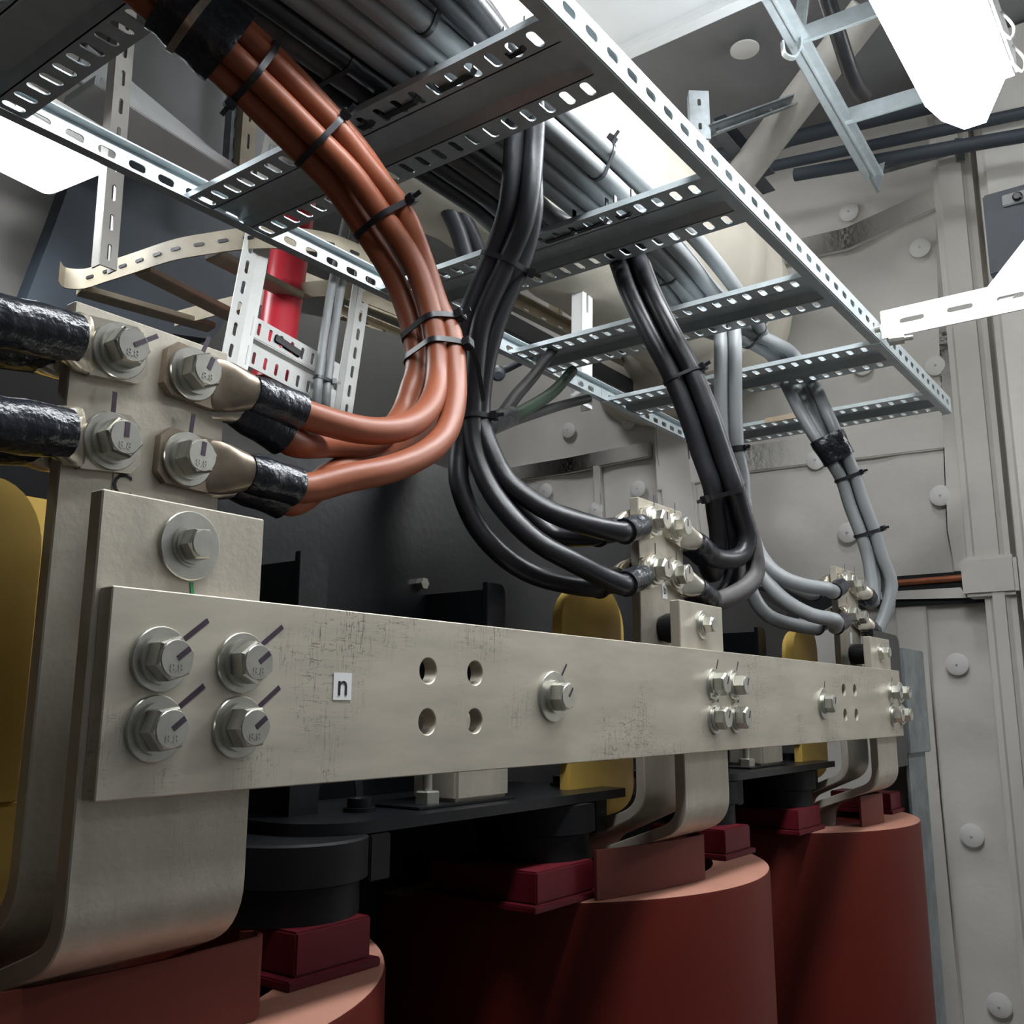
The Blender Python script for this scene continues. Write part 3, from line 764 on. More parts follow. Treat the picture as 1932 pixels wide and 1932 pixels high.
def tie(keys, px, py, label, group, head=(1, 0), w=0.0052, th=0.0016, tail=None, tilt=0.0):
    c, t, res = section(keys, px, py)
    if tilt:
        t = (Matrix.Rotation(tilt, 3, fwd) @ t).normalized()
    li = hull_loop(c, t, res, 0.0002); lo = hull_loop(c, t, res, th)
    g = G(); band(g, [[p - t * w / 2 for p in li], [p + t * w / 2 for p in li]], [[p - t * w / 2 for p in lo], [p + t * w / 2 for p in lo]])
    root = thing('cable_tie', label, 'cable tie', c, group)
    g.build('strap', M['tie'], root, ang=35)
    hd = right * head[0] + down * head[1] - fwd * 0.45
    q = max(lo, key=lambda p: (p - c).dot(hd)); nrm = (q - c); nrm = (nrm - t * nrm.dot(t)).normalized(); s = t.cross(nrm)
    mt = Matrix((nrm, s, t)).transposed().to_4x4(); mt.translation = q
    G().box((-0.001, -0.005, -0.0045), (0.0062, 0.005, 0.0045), mt).build('head', M['tie'], root, bevel=0.0008)
    tl = 0.008
    if tail:
        e = at(*tail); d = (e - q); side = d.cross(fwd).normalized() * 0.0022
        P = [q + nrm * 0.003, q + nrm * 0.005 + d * 0.4, e]
        g = G()
        for a, b in zip(P[:-1], P[1:]): g.prism([a - side, a + side, b + side, b - side], -fwd * 0.0013)
        g.build('tail', M['tie'], root)
    else:
        G().box((0.0055, -0.002, -0.002), (0.0055 + tl, -0.0006, 0.002), mt).build('tail', M['tie'], root)
    return root
def wrap(keys, a, b, n, label, name='tape_wrap', material='shrink', off=0.0018, cat='tape', group=None):
    li = []; lo = []; cs = []
    for i in range(n):
        f = i / (n - 1); c, t, res = section(keys, a[0] + (b[0] - a[0]) * f, a[1] + (b[1] - a[1]) * f)
        cs.append((c, t)); li.append(hull_loop(c, t, res, 0.0002)); lo.append(hull_loop(c, t, res, off * (1 + 0.25 * math.sin(i * 2.2))))
    # keep the lofts from twisting: same starting side
    g = G(); band(g, li, lo)
    return tag(g.build(name, M[material], base=cs[0][0], ang=50), label, cat, group)

ZB = (0.186, 0.134); XB = (0.024, 0.072)
LUGY_F = 0.0550; LUGY_R = 0.0650
TERM = {o['label']: o for o in COL.objects if o.name.startswith('phase_terminal')}
terms = [o for o in COL.objects if o.name.startswith('phase_terminal')]
for k, t in enumerate(sorted(terms, key=lambda o: o.location.x)):
    for i, xb in enumerate(XB):
        for j, zb in enumerate(ZB):
            bolt(t, (XC[k] + xb, LUGY_F - 0.0056, zb), rot=0.4 * i + 0.9 * j, text=(k == 0), ink=math.radians((35, 90, 70, 85)[i * 2 + j]) if k == 0 else math.radians(90), ink_len=0.028)
            G().lathe([(0.011, 0), (0.011, 0.009), (0.006, 0.009), (0.006, 0.016)], (XC[k] + xb, LUGY_R + 0.0056, zb), (0, 1, 0), sides=6).build('nut', M['bolt'], t, ang=20)
def lp(k, i, j, front): return (XC[k] + XB[i], LUGY_F if front else LUGY_R, ZB[j])

# ---- orange cables: near terminal, right-hand lugs
OR = 0.0100; og = 'orange cables of the near terminal'
cable('o_uf', [at(680, 811, .675), at(735, 812, .70), at(775, 800, .725), at(812, 764, .765), at(826, 708, .80), at(820, 622, .82), at(782, 500, .835), at(724, 410, .835), at(662, 325, .825), at(606, 268, .815), at(510, 172, .79), at(418, 85, .765), at(330, 5, .745), at(220, -95, .73)],
      OR, 'orange', 'orange-brown cable on the upper right bolt of the C terminal, middle strand of its bundle', og, lp(0, 1, 0, True), (1, 0, -0.06), dull=True)
cable('o_lf', [at(660, 901, .655), at(736, 885, .685), at(806, 853, .725), at(843, 812, .76), at(857, 760, .785), at(858, 708, .805), at(850, 630, .825), at(825, 575, .835), at(800, 500, .843), at(758, 397, .843), at(690, 310, .835), at(633, 240, .823), at(535, 142, .80), at(441, 50, .775), at(350, -32, .755), at(240, -130, .74)],
      OR, 'orange', 'orange-brown cable on the lower right bolt of the C terminal, lowest loop', og, lp(0, 1, 1, True), (1, 0, -0.03), dull=True)
cable('o_ur', [aY(560, 830, .077), aY(620, 838, .079), at(690, 838, .735), at(742, 806, .775), at(764, 772, .80), at(776, 735, .81), at(786, 700, .825), at(780, 630, .838), at(745, 530, .85), at(689, 437, .85), at(628, 350, .838), at(573, 292, .825), at(478, 198, .80), at(388, 112, .775), at(300, 32, .755), at(190, -70, .74)],
      OR, 'orange', 'orange-brown cable behind the C terminal, left strand of the bundle', og, lp(0, 1, 0, False), (1, 0, -0.27))
cable('o_lr', [aY(560, 918, .078), at(630, 893, .70), at(700, 862, .75), at(775, 828, .785), at(822, 775, .81), at(842, 715, .83), at(840, 640, .85), at(820, 575, .86), at(795, 490, .868), at(752, 400, .868), at(690, 300, .855), at(635, 232, .845), at(540, 130, .82), at(445, 40, .795), at(350, -45, .775), at(240, -145, .76)],
      OR, 'orange', 'orange-brown cable behind the C terminal, hindmost strand at the lower loop', og, lp(0, 1, 1, False), (1, 0, -0.12))
# ---- near terminal, left-hand lugs with thick black sleeves leaving the picture
for j, fr, lb in ((0, True, 'upper black-sleeved cable end at the left edge, in front of the C terminal'), (1, True, 'lower black-sleeved cable end at the left edge, in front of the C terminal'),
                  (0, False, 'upper black-sleeved cable end behind the C terminal at the left edge'), (1, False, 'lower black-sleeved cable end behind the C terminal at the left edge')):
    p = V(lp(0, 0, j, fr)); s = -1 if fr else 1
    cable('l%d%d' % (j, fr), [p + V((-0.13, s * 0.012, 0.0)), p + V((-0.22, s * 0.03, 0.012)), p + V((-0.36, s * 0.05 , 0.05))], OR, 'orange', lb, 'sleeved cable ends at the left edge', p, (-1, 0, -0.09), fr, sleeve=(0.027, 0.12), sr=0.0140)
# ---- black cables to the left lugs of the middle terminal
BR = 0.0105; bgp = 'black cables left of the middle terminal'
def tr(x, y, z): return V((x, y, z))
cable('b_lr', [at(1120, 1108, .99), at(1070, 1103, .975), at(1010, 1085, .965), at(945, 1045, .96), at(895, 985, .965), at(866, 905, .975), at(868, 850, .985), at(877, 790, .99), at(877, 700, .995), at(880, 609, .995), at(922, 498, .995), at(956, 402, .985), at(970, 265, .985), at(972, 190, .98), at(958, 130, .93)] + [tr(0.24, 0.058, 0.60), tr(0.10, 0.048, 0.59), tr(-0.35, 0.048, 0.588)],
      BR, 'black_cable', 'black cable on the lower rear lug of the b terminal, outermost of the left loop', bgp, lp(1, 0, 1, False), (-1, 0, -0.3), False)
cable('b_lf', [at(1153, 1081, .925), at(1080, 1059, .93), at(1015, 1023, .935), at(961, 972, .945), at(921, 915, .96), at(898, 850, .975), at(891, 790, .983), at(896, 700, .985), at(908, 609, .985), at(957, 494, .985), at(993, 402, .975), at(1008, 265, .985), at(1008, 190, .98), at(985, 130, .94)] + [tr(0.25, 0.036, 0.60), tr(0.10, 0.026, 0.59), tr(-0.35, 0.026, 0.588)],
      BR, 'black_cable', 'black cable on the lower front lug at the left of the b terminal', bgp, lp(1, 0, 1, True), (-1, 0, -0.3), True)
cable('b_uf', [at(1140, 994, .94), at(1062, 976, .945), at(1001, 943, .955), at(954, 904, .965), at(925, 850, .975), at(907, 790, .99), at(914, 700, .995), at(937, 609, 1.0), at(984, 492, 1.005), at(1006, 400, 1.0), at(1000, 262, 1.005), at(1000, 185, 1.0), at(975, 115, .96)] + [tr(0.25, 0.045, 0.622), tr(0.10, 0.036, 0.610), tr(-0.35, 0.036, 0.608)],
      BR, 'black_cable', 'black cable on the upper front lug at the left of the b terminal', bgp, lp(1, 0, 0, True), (-1, 0, -0.3), True)
cable('b_ur', [at(1140, 1026, 1.0), at(1098, 1025, .985), at(1044, 1009, .98), at(990, 970, .98), at(943, 915, .985), at(910, 850, 1.0), at(893, 790, 1.005), at(893, 700, 1.012), at(905, 609, 1.015), at(945, 498, 1.015), at(975, 402, 1.005), at(984, 262, 1.01), at(980, 185, 1.0), at(955, 120, .95)] + [tr(0.24, 0.066, 0.622), tr(0.10, 0.058, 0.610), tr(-0.35, 0.058, 0.608)],
      BR, 'black_cable', 'black cable on the upper rear lug at the left of the b terminal', bgp, lp(1, 0, 0, False), (-1, 0, -0.3), False)
# ---- black cables to the right lugs of the middle terminal
BR2 = 0.0114; bg2 = 'black cables right of the middle terminal'
def b2(off, dd, ty, tz):
    c = [(1364, 920, 1.145), (1343, 860, 1.15), (1317, 783, 1.155), (1285, 705, 1.165), (1244, 628, 1.18), (1206, 550, 1.205), (1180, 480, 1.245), (1158, 430, 1.27)]
    return [at(x + off, y - abs(off) * 0.0, d + dd) for x, y, d in c] + [tr(0.70, ty + 0.02, tz + 0.015), tr(0.55, ty, tz), tr(-0.35, ty, tz)]
cable('c_uf', [at(1378, 1056, 1.135), at(1403, 1043, 1.15), at(1411, 1010, 1.155), at(1398, 965, 1.15)] + b2(21, -0.004, 0.178, 0.588), BR2, 'black_cable', 'black cable curling round to the upper right lug of the b terminal', bg2, lp(1, 1, 0, True), (1, 0, -0.28))
cable('c_lf', [at(1383, 1117, 1.12), at(1410, 1106, 1.14), at(1425, 1080, 1.155), at(1421, 1035, 1.16), at(1405, 975, 1.16)] + b2(24, 0.018, 0.201, 0.588), BR2, 'dusty', 'dusty black cable looping lowest to the right of the b terminal', bg2, lp(1, 1, 1, True), (1, 0, -0.28))
cable('c_ur', [at(1345, 1082, 1.165), at(1356, 1055, 1.17), at(1356, 1010, 1.165), at(1350, 965, 1.155)] + b2(-20, 0.0, 0.225, 0.588), BR2, 'black_cable', 'black cable on the upper rear lug at the right of the b terminal', bg2, lp(1, 1, 0, False), (1, 0, -0.28))
cable('c_lr', [at(1352, 1130, 1.165), at(1378, 1105, 1.175), at(1382, 1050, 1.18), at(1372, 980, 1.17)] + b2(-10, 0.024, 0.249, 0.588), BR2, 'black_cable', 'black cable on the lower rear lug at the right of the b terminal', bg2, lp(1, 1, 1, False), (1, 0, -0.28))
# ---- grey cables to the left lugs of the far terminal
gg = 'grey cables left of the far terminal'
def g1(off, dd, ty, tz):
    c = [(1388, 900, 1.475), (1378, 850, 1.48), (1374, 780, 1.485), (1373, 700, 1.49), (1372, 630, 1.50), (1362, 575, 1.52)]
    return [at(x + off, y, d + dd) for x, y, d in c] + [tr(1.02, ty + 0.05, tz + 0.012), tr(0.86, ty + 0.02, tz), tr(0.60, ty, tz), tr(-0.35, ty, tz)]
cable('g_uf', [at(1560, 1111, 1.41), at(1510, 1103, 1.40), at(1462, 1080, 1.41), at(1428, 1035, 1.43), at(1408, 970, 1.455)] + g1(14, -.004, 0.088, 0.588), BR, 'gray_cable', 'grey cable on the upper front lug at the left of the far terminal', gg, lp(2, 0, 0, True), (-1, 0, -0.3), True)
cable('g_lf', [at(1575, 1170, 1.39), at(1530, 1160, 1.39), at(1472, 1125, 1.40), at(1428, 1065, 1.425), at(1398, 980, 1.455)] + g1(-13, 0, 0.110, 0.588), BR, 'gray_cable', 'grey cable on the lower front lug at the left of the far terminal', gg, lp(2, 0, 1, True), (-1, 0, -0.3), True)
cable('g_ur', [at(1550, 1132, 1.50), at(1500, 1118, 1.475), at(1450, 1075, 1.475), at(1420, 1010, 1.48), at(1400, 960, 1.485)] + g1(8, 0.025, 0.099, 0.609), BR, 'gray_cable', 'grey cable on the upper rear lug at the left of the far terminal', gg, lp(2, 0, 0, False), (-1, 0, -0.3), False)
cable('g_lr', [at(1560, 1194, 1.47), at(1500, 1188, 1.45), at(1450, 1162, 1.45), at(1415, 1110, 1.46), at(1395, 1010, 1.475)] + g1(-6, 0.025, 0.121, 0.609), BR, 'gray_cable', 'grey cable on the lower rear lug at the left of the far terminal, lowest loop', gg, lp(2, 0, 1, False), (-1, 0, -0.3), False)
# ---- grey cables to the right lugs of the far terminal
gg2 = 'grey cables right of the far terminal'
def g2(off, dd, ty, tz, n=0):
    c = [(1652, 1055, 1.62), (1637, 1005, 1.625), (1616, 950, 1.63), (1600, 900, 1.635), (1571, 845, 1.64), (1537, 781, 1.66), (1508, 722, 1.69), (1480, 675, 1.70), (1445, 650, 1.63)]
    k = (1, 1, 1, 1, 1.35, 1.7, 1.8, 1.4, 1.2)
    return [at(x + off * q, y - off * q * 0.25, d + dd) for (x, y, d), q in zip(c, k)] + [tr(1.10, ty + 0.045, tz), tr(0.85, ty + 0.012, tz), tr(0.60, ty, tz), tr(-0.35, ty, tz)]
cable('h_uf', [at(1655, 1128, 1.575), at(1662, 1112, 1.60)] + g2(-13, 0.0, 0.132, 0.588), BR, 'gray_cable', 'grey cable on the upper front lug at the right of the far terminal', gg2, lp(2, 1, 0, True), (1, 0, -0.28), sleeve=(0.04, 0.07))
cable('h_lf', [at(1668, 1174, 1.57), at(1684, 1150, 1.59), at(1682, 1105, 1.61)] + g2(13, -0.004, 0.143, 0.609), BR, 'gray_cable', 'outer grey cable looping to the lower right lug of the far terminal', gg2, lp(2, 1, 1, True), (1, 0, -0.28), sleeve=(0.04, 0.075))
cable('h_ur', [at(1648, 1135, 1.635), at(1650, 1110, 1.64)] + g2(-5, 0.025, 0.154, 0.588), BR, 'gray_cable', 'grey cable on the upper rear lug at the right of the far terminal', gg2, lp(2, 1, 0, False), (1, 0, -0.28), sleeve=(0.04, 0.07))
cable('h_lr', [at(1658, 1178, 1.63), at(1676, 1150, 1.64), at(1674, 1105, 1.645)] + g2(5, 0.022, 0.077, 0.609), BR, 'gray_cable', 'grey cable on the lower rear lug at the right of the far terminal', gg2, lp(2, 1, 1, False), (1, 0, -0.28), sleeve=(0.04, 0.07))

# ---- ties
O = ['o_uf', 'o_lf', 'o_ur', 'o_lr']; B1 = ['b_lr', 'b_lf', 'b_uf', 'b_ur']; B2 = ['c_uf', 'c_lf', 'c_ur', 'c_lr']; G1 = ['g_uf', 'g_lf', 'g_ur', 'g_lr']; G2 = ['h_uf', 'h_lf', 'h_ur', 'h_lr']
og = 'black ties on the orange bundle'
tie(O, 480, 135, 'uppermost black tie on the orange bundle, just below its black tape', og, (-0.8, 0.6))
tie(O, 606, 268, 'black tie on the orange bundle where it crosses the second rung', og, (0.5, -0.9))
tie(O, 726, 410, 'black tie with square head in the middle of the orange bundle', og, (1, -0.3))
tie(O, 820, 625, 'black tie with head on the orange bundle, upper of the lower pair', og, (1, 0.2))
tie(O, 824, 668, 'black tie with long tail on the orange bundle, lower of the lower pair', og, (1, 0.1), tail=(912, 757, 0.93))
bg_ = 'black ties on the black bundles'
tie(B1, 950, 497, 'black tie round the black bundle in front of the third rung', bg_, (1, 0.5))
tie(B1, 892, 790, 'black tie above the fan of the black cables', bg_, (1, 0.1))
tie(B2, 1366, 927, 'black tie low on the right-hand black bundle', bg_, (-0.9, 0.3))
tie(B2, 1292, 720, 'thin black tie halfway up the right-hand black bundle', bg_, (1, 0.0), w=0.004)
gt = 'black ties on the grey cables'
tie(['g_uf', 'g_ur'], 1386, 850, 'small black tie on the straight grey cable beside the black bundle', gt, (0.8, 0.9), w=0.009)
tie(G2, 1600, 898, 'black tie on the grey cables just below the black tape', gt, (1, 0.3))
tie(G2, 1638, 1005, 'lowest black tie on the grey cables at the far terminal', gt, (1, -0.3))
wrap(G2, (1560, 828), (1583, 868), 5, 'black tape wrapped round the far grey cable bundle', off=0.003)
wrap(O, (440, 80), (330, -20), 7, 'black tape wrapped round the orange bundle at the top edge', off=0.0035)
wrap(O, (372, 30), (366, 24), 2, 'narrow steel clamp band over the black tape on the orange bundle', 'clamp_band', 'lug_dull', 0.0052, 'clamp')
tt = 'ties holding cables on the ladder'
def tray_tie(keys, x, label, head=(0.3, -1)):
    # a tie at a given station along the ladder
    c = sum((min(CABLES[k][0], key=lambda q: abs(q.x - x)) for k in keys), V((0, 0, 0))) / len(keys); q = c - CAM; z = q.dot(fwd)
    tie(keys, 966 + F_PX * q.dot(right) / z, 966 + F_PX * q.dot(down) / z, label, tt, head)
tray_tie(B2, 0.292, 'black tie on the dark cables before the second rung')
tray_tie(['g_uf', 'g_ur', 'h_lr'], 0.302, 'black tie on the grey cables before the second rung')
tray_tie(B1, 0.25, 'black tie on the outer black cables near the right ladder rail')
tray_tie(['g_uf', 'g_ur', 'h_lr'], 0.602, 'black tie with square head on the grey cables before the third rung')
tray_tie(['h_uf', 'h_lf', 'h_ur'], 0.895, 'black tie on the grey pair before the fourth rung')
tray_tie(G2, 1.19, 'black tie on the grey cables before the fifth rung')

def under_tie(px, py, n, xs, label):
    # strap passing under the near flange of a rung and up through two slots
    p = aZ(px, py, TZ); y = YR + 0.0308 + 0.0225 * round((p.y - YR - 0.0308) / 0.0225); L = 0.0225 * n
    t = thing('cable_tie', label, 'cable tie', (xs, y, TZ), tt)
    P = [V((xs, y - L / 2, TZ + 0.028)), V((xs, y - L / 2, TZ + 0.003)), V((xs, y - L / 2 + 0.004, TZ - 0.0016)), V((xs, y + L / 2 - 0.004, TZ - 0.0016)), V((xs, y + L / 2, TZ + 0.003)), V((xs, y + L / 2, TZ + 0.028))]
    G().strip(P, 0.006, 0.0016, (1, 0, 0)).build('strap', M['tie'], t)
for px, py, n, k, lb in [(715, 245, 1, 1, 'black strap through the slots of the second rung, next to the orange bundle'),
    (760, 205, 2, 1, 'black strap through the slots of the second rung, second from the orange bundle'),
    (865, 155, 2, 1, 'black strap through the slots of the second rung, third from the orange bundle'),
    (960, 100, 1, 1, 'black strap through the slots of the second rung, nearest the right rail'),
    (1040, 440, 2, 2, 'black strap through the slots of the third rung beside the left black bundle'),
    (1105, 405, 2, 2, 'black strap through the slots of the third rung below the grey cables'),
    (1165, 378, 1, 2, 'black strap through the third rung slots under the square-headed tie')]:
    under_tie(px, py, n, RX[k] - 0.100, lb)

# ================================================================== LAMPS
def lamp_r():
    t = thing('fluorescent_lamp', 'glowing white fluorescent lamp with faceted diffuser, top right', 'lamp', (0.5, -0.225, 0.88))
    ya, yb = -0.272, -0.172; z0, z1 = 0.775, 0.85
    def sec(x, k, dz): # cross-section of the diffuser
        c = (ya + yb) / 2; h = (yb - ya) / 2
        return [V((x, c - h * k, z1)), V((x, c - h * k, z0 + 0.03 + dz)), V((x, c - h * k * 0.62, z0 + dz)), V((x, c + h * k * 0.62, z0 + dz)), V((x, c + h * k, z0 + 0.03 + dz)), V((x, c + h * k, z1))]
    S = [sec(-0.15, 0.5, 0.03), sec(-0.11, 1, 0), sec(1.04, 1, 0), sec(1.10, 0.45, 0.012), sec(1.115, 0.25, 0.03)]
    g = G()
    for s in S: g.v += [tuple(p) for p in s]
    for i in range(len(S) - 1): g.f += [(i * 6 + j, i * 6 + (j + 1) % 6, i * 6 + 6 + (j + 1) % 6, i * 6 + 6 + j) for j in range(6)]
    g.f += [tuple(range(6)), tuple(range(24, 30))]
    g.build('diffuser', M['glow'], t, smooth=False)
    G().box((-0.17, ya - 0.008, z1 - 0.004), (1.11, yb + 0.004, z1 + 0.04)).build('housing', M['white'], t, bevel=0.004)
    for x in (0.72, 0.98, 1.06):
        P = [V((x, ya - 0.006, z1 - 0.01)), V((x, ya - 0.018, z1 - 0.03)), V((x + 0.01, ya - 0.022, z1 - 0.01)), V((x + 0.012, ya - 0.010, z1 + 0.02))]
        G().tube(spline(P, 0.004), 0.0018, 8).build('wire_clip', M['white'], t)
lamp_r()
def lamp_l():
    z = 0.9; c = [aZ(0, 323, z), aZ(95, 370, z), aZ(152, 285, z)]
    t = thing('fluorescent_lamp', 'flat square-cornered glowing lamp behind the ladder, left edge', 'lamp', c[1] + V((-0.1, 0, 0.05)))
    e1 = (c[0] - c[1]).normalized(); e2 = (c[2] - c[1]); e2 = (e2 - e1 * e2.dot(e1)).normalized()
    def rr(L, W, r, off, n=5):
        out = []
        for cx, cy, a0 in ((r + off, r + off, 180), (L - r - off, r + off, 270), (L - r - off, W - r - off, 0), (r + off, W - r - off, 90)):
            for i in range(n + 1):
                a = math.radians(a0 + 90 * i / n); out.append((cx + r * math.cos(a), cy + r * math.sin(a)))
        return out
    up = V((0, 0, 1))
    G().prism([c[1] + e1 * a + e2 * b for a, b in rr(0.9, 0.20, 0.012, 0)], up * 0.05).build('housing', M['white'], t, bevel=0.002)
    G().prism([c[1] + e1 * a + e2 * b - up * 0.012 for a, b in rr(0.9, 0.20, 0.012, 0.016)], up * 0.0125).build('diffuser', M['glow_soft'], t, bevel=0.003)
lamp_l()
# unseen fixtures; the ceiling and bundle-hidden ones are added as fill light
def room_lamp(label, a, b):
    t = thing('fluorescent_lamp', label, 'lamp', ((a[0] + b[0]) / 2, (a[1] + b[1]) / 2, b[2]))
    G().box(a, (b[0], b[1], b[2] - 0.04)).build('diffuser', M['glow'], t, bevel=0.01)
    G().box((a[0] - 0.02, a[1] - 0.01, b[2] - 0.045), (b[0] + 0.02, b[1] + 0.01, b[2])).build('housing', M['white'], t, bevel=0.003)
#room_lamp('fluorescent lamp outside the picture over the walkway', (0.2, -1.65, 1.38), (1.4, -1.53, 1.50))
room_lamp('fluorescent lamp outside the picture near the far wall', (1.55, -1.15, 0.95), (2.1, -1.0, 1.06))
room_lamp('added short fill lamp on the ceiling above the cable ladder, outside the picture', (1.05, -0.05, 1.45), (1.30, 0.05, 1.54))  # unseen fixture added to brighten the far wall and the duct
room_lamp('added short fill lamp hidden behind the overhead cable bundles', (1.40, 0.98, 1.42), (1.68, 1.06, 1.51))  # added to brighten the recessed wall, kept out of sight by the cables

# ================================================================== THINGS ABOVE AND BEHIND THE LADDER
# insulated duct over the ladder with an elbow
t = thing('insulated_duct', 'cream cloth-wrapped air duct above the ladder, ending in an elbow', 'duct', (0.4, 0.4, 0.95))
P = [V((0.64, 0.484, 0.95)), V((0.85, 0.484, 0.95)), V((1.55, 0.484, 0.95)), V((1.75, 0.50, 0.95)), V((1.90, 0.55, 0.955)), V((2.01, 0.66, 0.975)), V((2.15, 0.79, 1.01)), V((2.36, 0.95, 1.05))]
P = spline(P, 0.03)
g = G(); g.tube(P, [0.200 + (0.005 * math.sin(i * 1.7) + 0.004 * math.sin(i * 4.1)) * (1 if i > 30 else 0.3) for i in range(len(P))], 44); g.build('wrapping', M['duct'], t)
# grey deckhead panel with lip
t = thing('deck_panel', 'pale grey overhead panel with a folded lip, top centre', 'panel', (0.3, 0.1, 1.0))
G().box((-1.2, -0.16, 1.0), (0.905, 0.26, 1.03)).box((-1.2, 0.26, 1.0), (0.44, 0.72, 1.03)).build('panel', M['grey_paint'], t)
G().box((0.905, -0.16, 0.985), (0.93, 0.26, 1.03)).build('lip', M['grey_paint'], t, bevel=0.002)
# galvanised lamp frame
def beam(name, a, b, w, h, material, parent=None, base=None, up=V((0, 0, 1)), slots=0, sl=(0.03, 0.008)):
    a = V(a); b = V(b); d = b - a; L = d.length; d.normalize(); v = (up - d * up.dot(d)).normalized(); n = d.cross(v); g = G()
    if slots:
        g.plate(rect(0, -h / 2, L, h / 2), [stadium(L * (i + 0.5) / slots, 0, sl[0], sl[1]) for i in range(slots)], 0.003, a, d, v)
        g.prism([a + v * h / 2, a + v * h / 2 + n * w, a + v * (h / 2 - 0.003) + n * w, a + v * (h / 2 - 0.003)], d * L)
        g.prism([a - v * h / 2, a - v * h / 2 + n * w, a - v * (h / 2 - 0.003) + n * w, a - v * (h / 2 - 0.003)], d * L)
    else:
        g.prism([a - v * h / 2 - n * w / 2, a + v * h / 2 - n * w / 2, a + v * h / 2 + n * w / 2, a - v * h / 2 + n * w / 2], d * L)
    return g.build(name, M[material], parent, base=None if parent else (base if base is not None else a), bevel=0.0015 if not slots else 0)
t = thing('lamp_frame', 'galvanised angle frame carrying the bright lamp, top right', 'frame', at(1500, 60, 1.45))
beam('long_angle', at(1440, -40, 1.36), at(1650, 335, 1.80), 0.034, 0.006, 'galv', t)
beam('long_angle', at(1446, -38, 1.372), at(1656, 334, 1.812), 0.006, 0.03, 'galv', t)
beam('cross_angle', at(1510, 68, 1.47), at(1720, -10, 1.40), 0.006, 0.030, 'galv', t)
beam('cross_angle', at(1592, 222, 1.65), at(1760, 172, 1.58), 0.006, 0.030, 'galv', t)
beam('upright', at(1505, 85, 1.47), at(1520, -40, 1.52), 0.020, 0.008, 'galv', t)
g = G(); q = [at(1478, 75, 1.46), at(1483, 100, 1.455), at(1500, 106, 1.45), at(1512, 88, 1.455), at(1512, 60, 1.46)]; g.strip(spline(q, 0.004), 0.012, 0.003, fwd); g.build('hook', M['galv'], t)
g = G(); g.prism([at(1636, 318, 1.78), at(1670, 305, 1.78), at(1659, 362, 1.80)], fwd * 0.01); g.build('pointed_end', M['galv_spangle'], t)
# hanging cable inside the frame
g = G(); g.tube(spline([at(1555, -20, 1.6), at(1580, 60, 1.63), at(1610, 150, 1.7), at(1630, 180, 1.75)], 0.02), 0.014, 12)
tag(g.build('hanging_cable', M['black_cable'], base=at(1580, 60, 1.63)), 'dark cable hanging inside the galvanised lamp frame', 'cable')
# slanted pipe
a, b = at(1560, 120, 2.05), at(1370, 370, 2.25)
g = G(); g.tube([a + (a - b) * 0.35, a, b], 0.038, 28); tag(g.build('slanted_pipe', M['post_paint'], base=b), 'pale pipe slanting down behind the right ladder rail', 'pipe')
# hanger bracket and slotted angle
t = thing('hanger_bracket', 'grey slotted hanger bracket beside the slanted pipe', 'bracket', at(1318, 250, 1.9))
beam('post', at(1322, 262, 1.9), at(1318, 172, 1.95), 0.02, 0.04, 'galv_spangle', t, up=right, slots=2, sl=(0.018, 0.007))
beam('arm', at(1335, 250, 1.92), at(1500, 190, 2.1), 0.02, 0.022, 'galv_spangle', t, slots=5, sl=(0.012, 0.005))
g = G(); q = [at(1350, 245, 2.2), at(1400, 232, 2.25), at(1440, 320, 2.3), at(1390, 330, 2.3)]
tag(beam('slotted_strip', at(1345, 240, 2.15), at(1440, 350, 2.35), 0.03, 0.05, 'steel_dark', slots=7, sl=(0.012, 0.03)), 'dark slotted cable strip behind the hanger bracket', 'cable tray')
# dark services high on the far side
for i, (x0, y0, x1, y1, r, lb) in enumerate([(1330, 300, 1690, 215, 0.02, 'dark pipe run under the ceiling, highest of three'), (1380, 330, 1720, 258, 0.014, 'dark pipe run under the ceiling, middle of three'), (1500, 330, 1760, 285, 0.016, 'dark pipe run under the ceiling, lowest of three')]):
    a, b = aX(x0, y0, 2.05 - 0.07 * i), aX(x1, y1, 2.05 - 0.07 * i)
    g = G(); g.tube([a, b + (b - a) * 0.6], r, 14); tag(g.build('service_pipe', M['blue_dark'], base=a), lb, 'pipe', 'dark pipes under the ceiling')
a, b = aX(1655, 325, 2.08), aX(1905, 256, 2.08)
t = thing('hanging_rod', 'thin grey rod hanging in front of the far wall, below the lamp', 'rod', a)
g = G(); g.tube([a, b], 0.008, 12); g.build('rod', M['galv_spangle'], t)
beam('strap', aX(1812, 305, 2.08), aX(1808, 262, 2.08), 0.01, 0.02, 'galv_spangle', t, up=right)
# junction box on the right
t = thing('junction_box', 'dark grey box with a round knob at the right edge', 'box', aX(1930, 480, 1.93))
pa, pb = aX(1868, 520, 1.95), aX(1990, 330, 1.95)
G().box((1.95, pb.y, pa.z), (2.15, pa.y, pb.z)).build('body', M['steel_dark'], t, bevel=0.004)
pc, pd = aX(1893, 392, 1.95), aX(1960, 352, 1.95)
G().box((1.943, pd.y, pc.z), (1.95, pc.y, pd.z)).build('recess_plate', M['grey_paint'], t, bevel=0.002)
G().lathe([(0.010, 0), (0.010, 0.006), (0.007, 0.009)], aX(1920, 372, 1.943), (-1, 0, 0), 20).build('knob', M['black'], t)

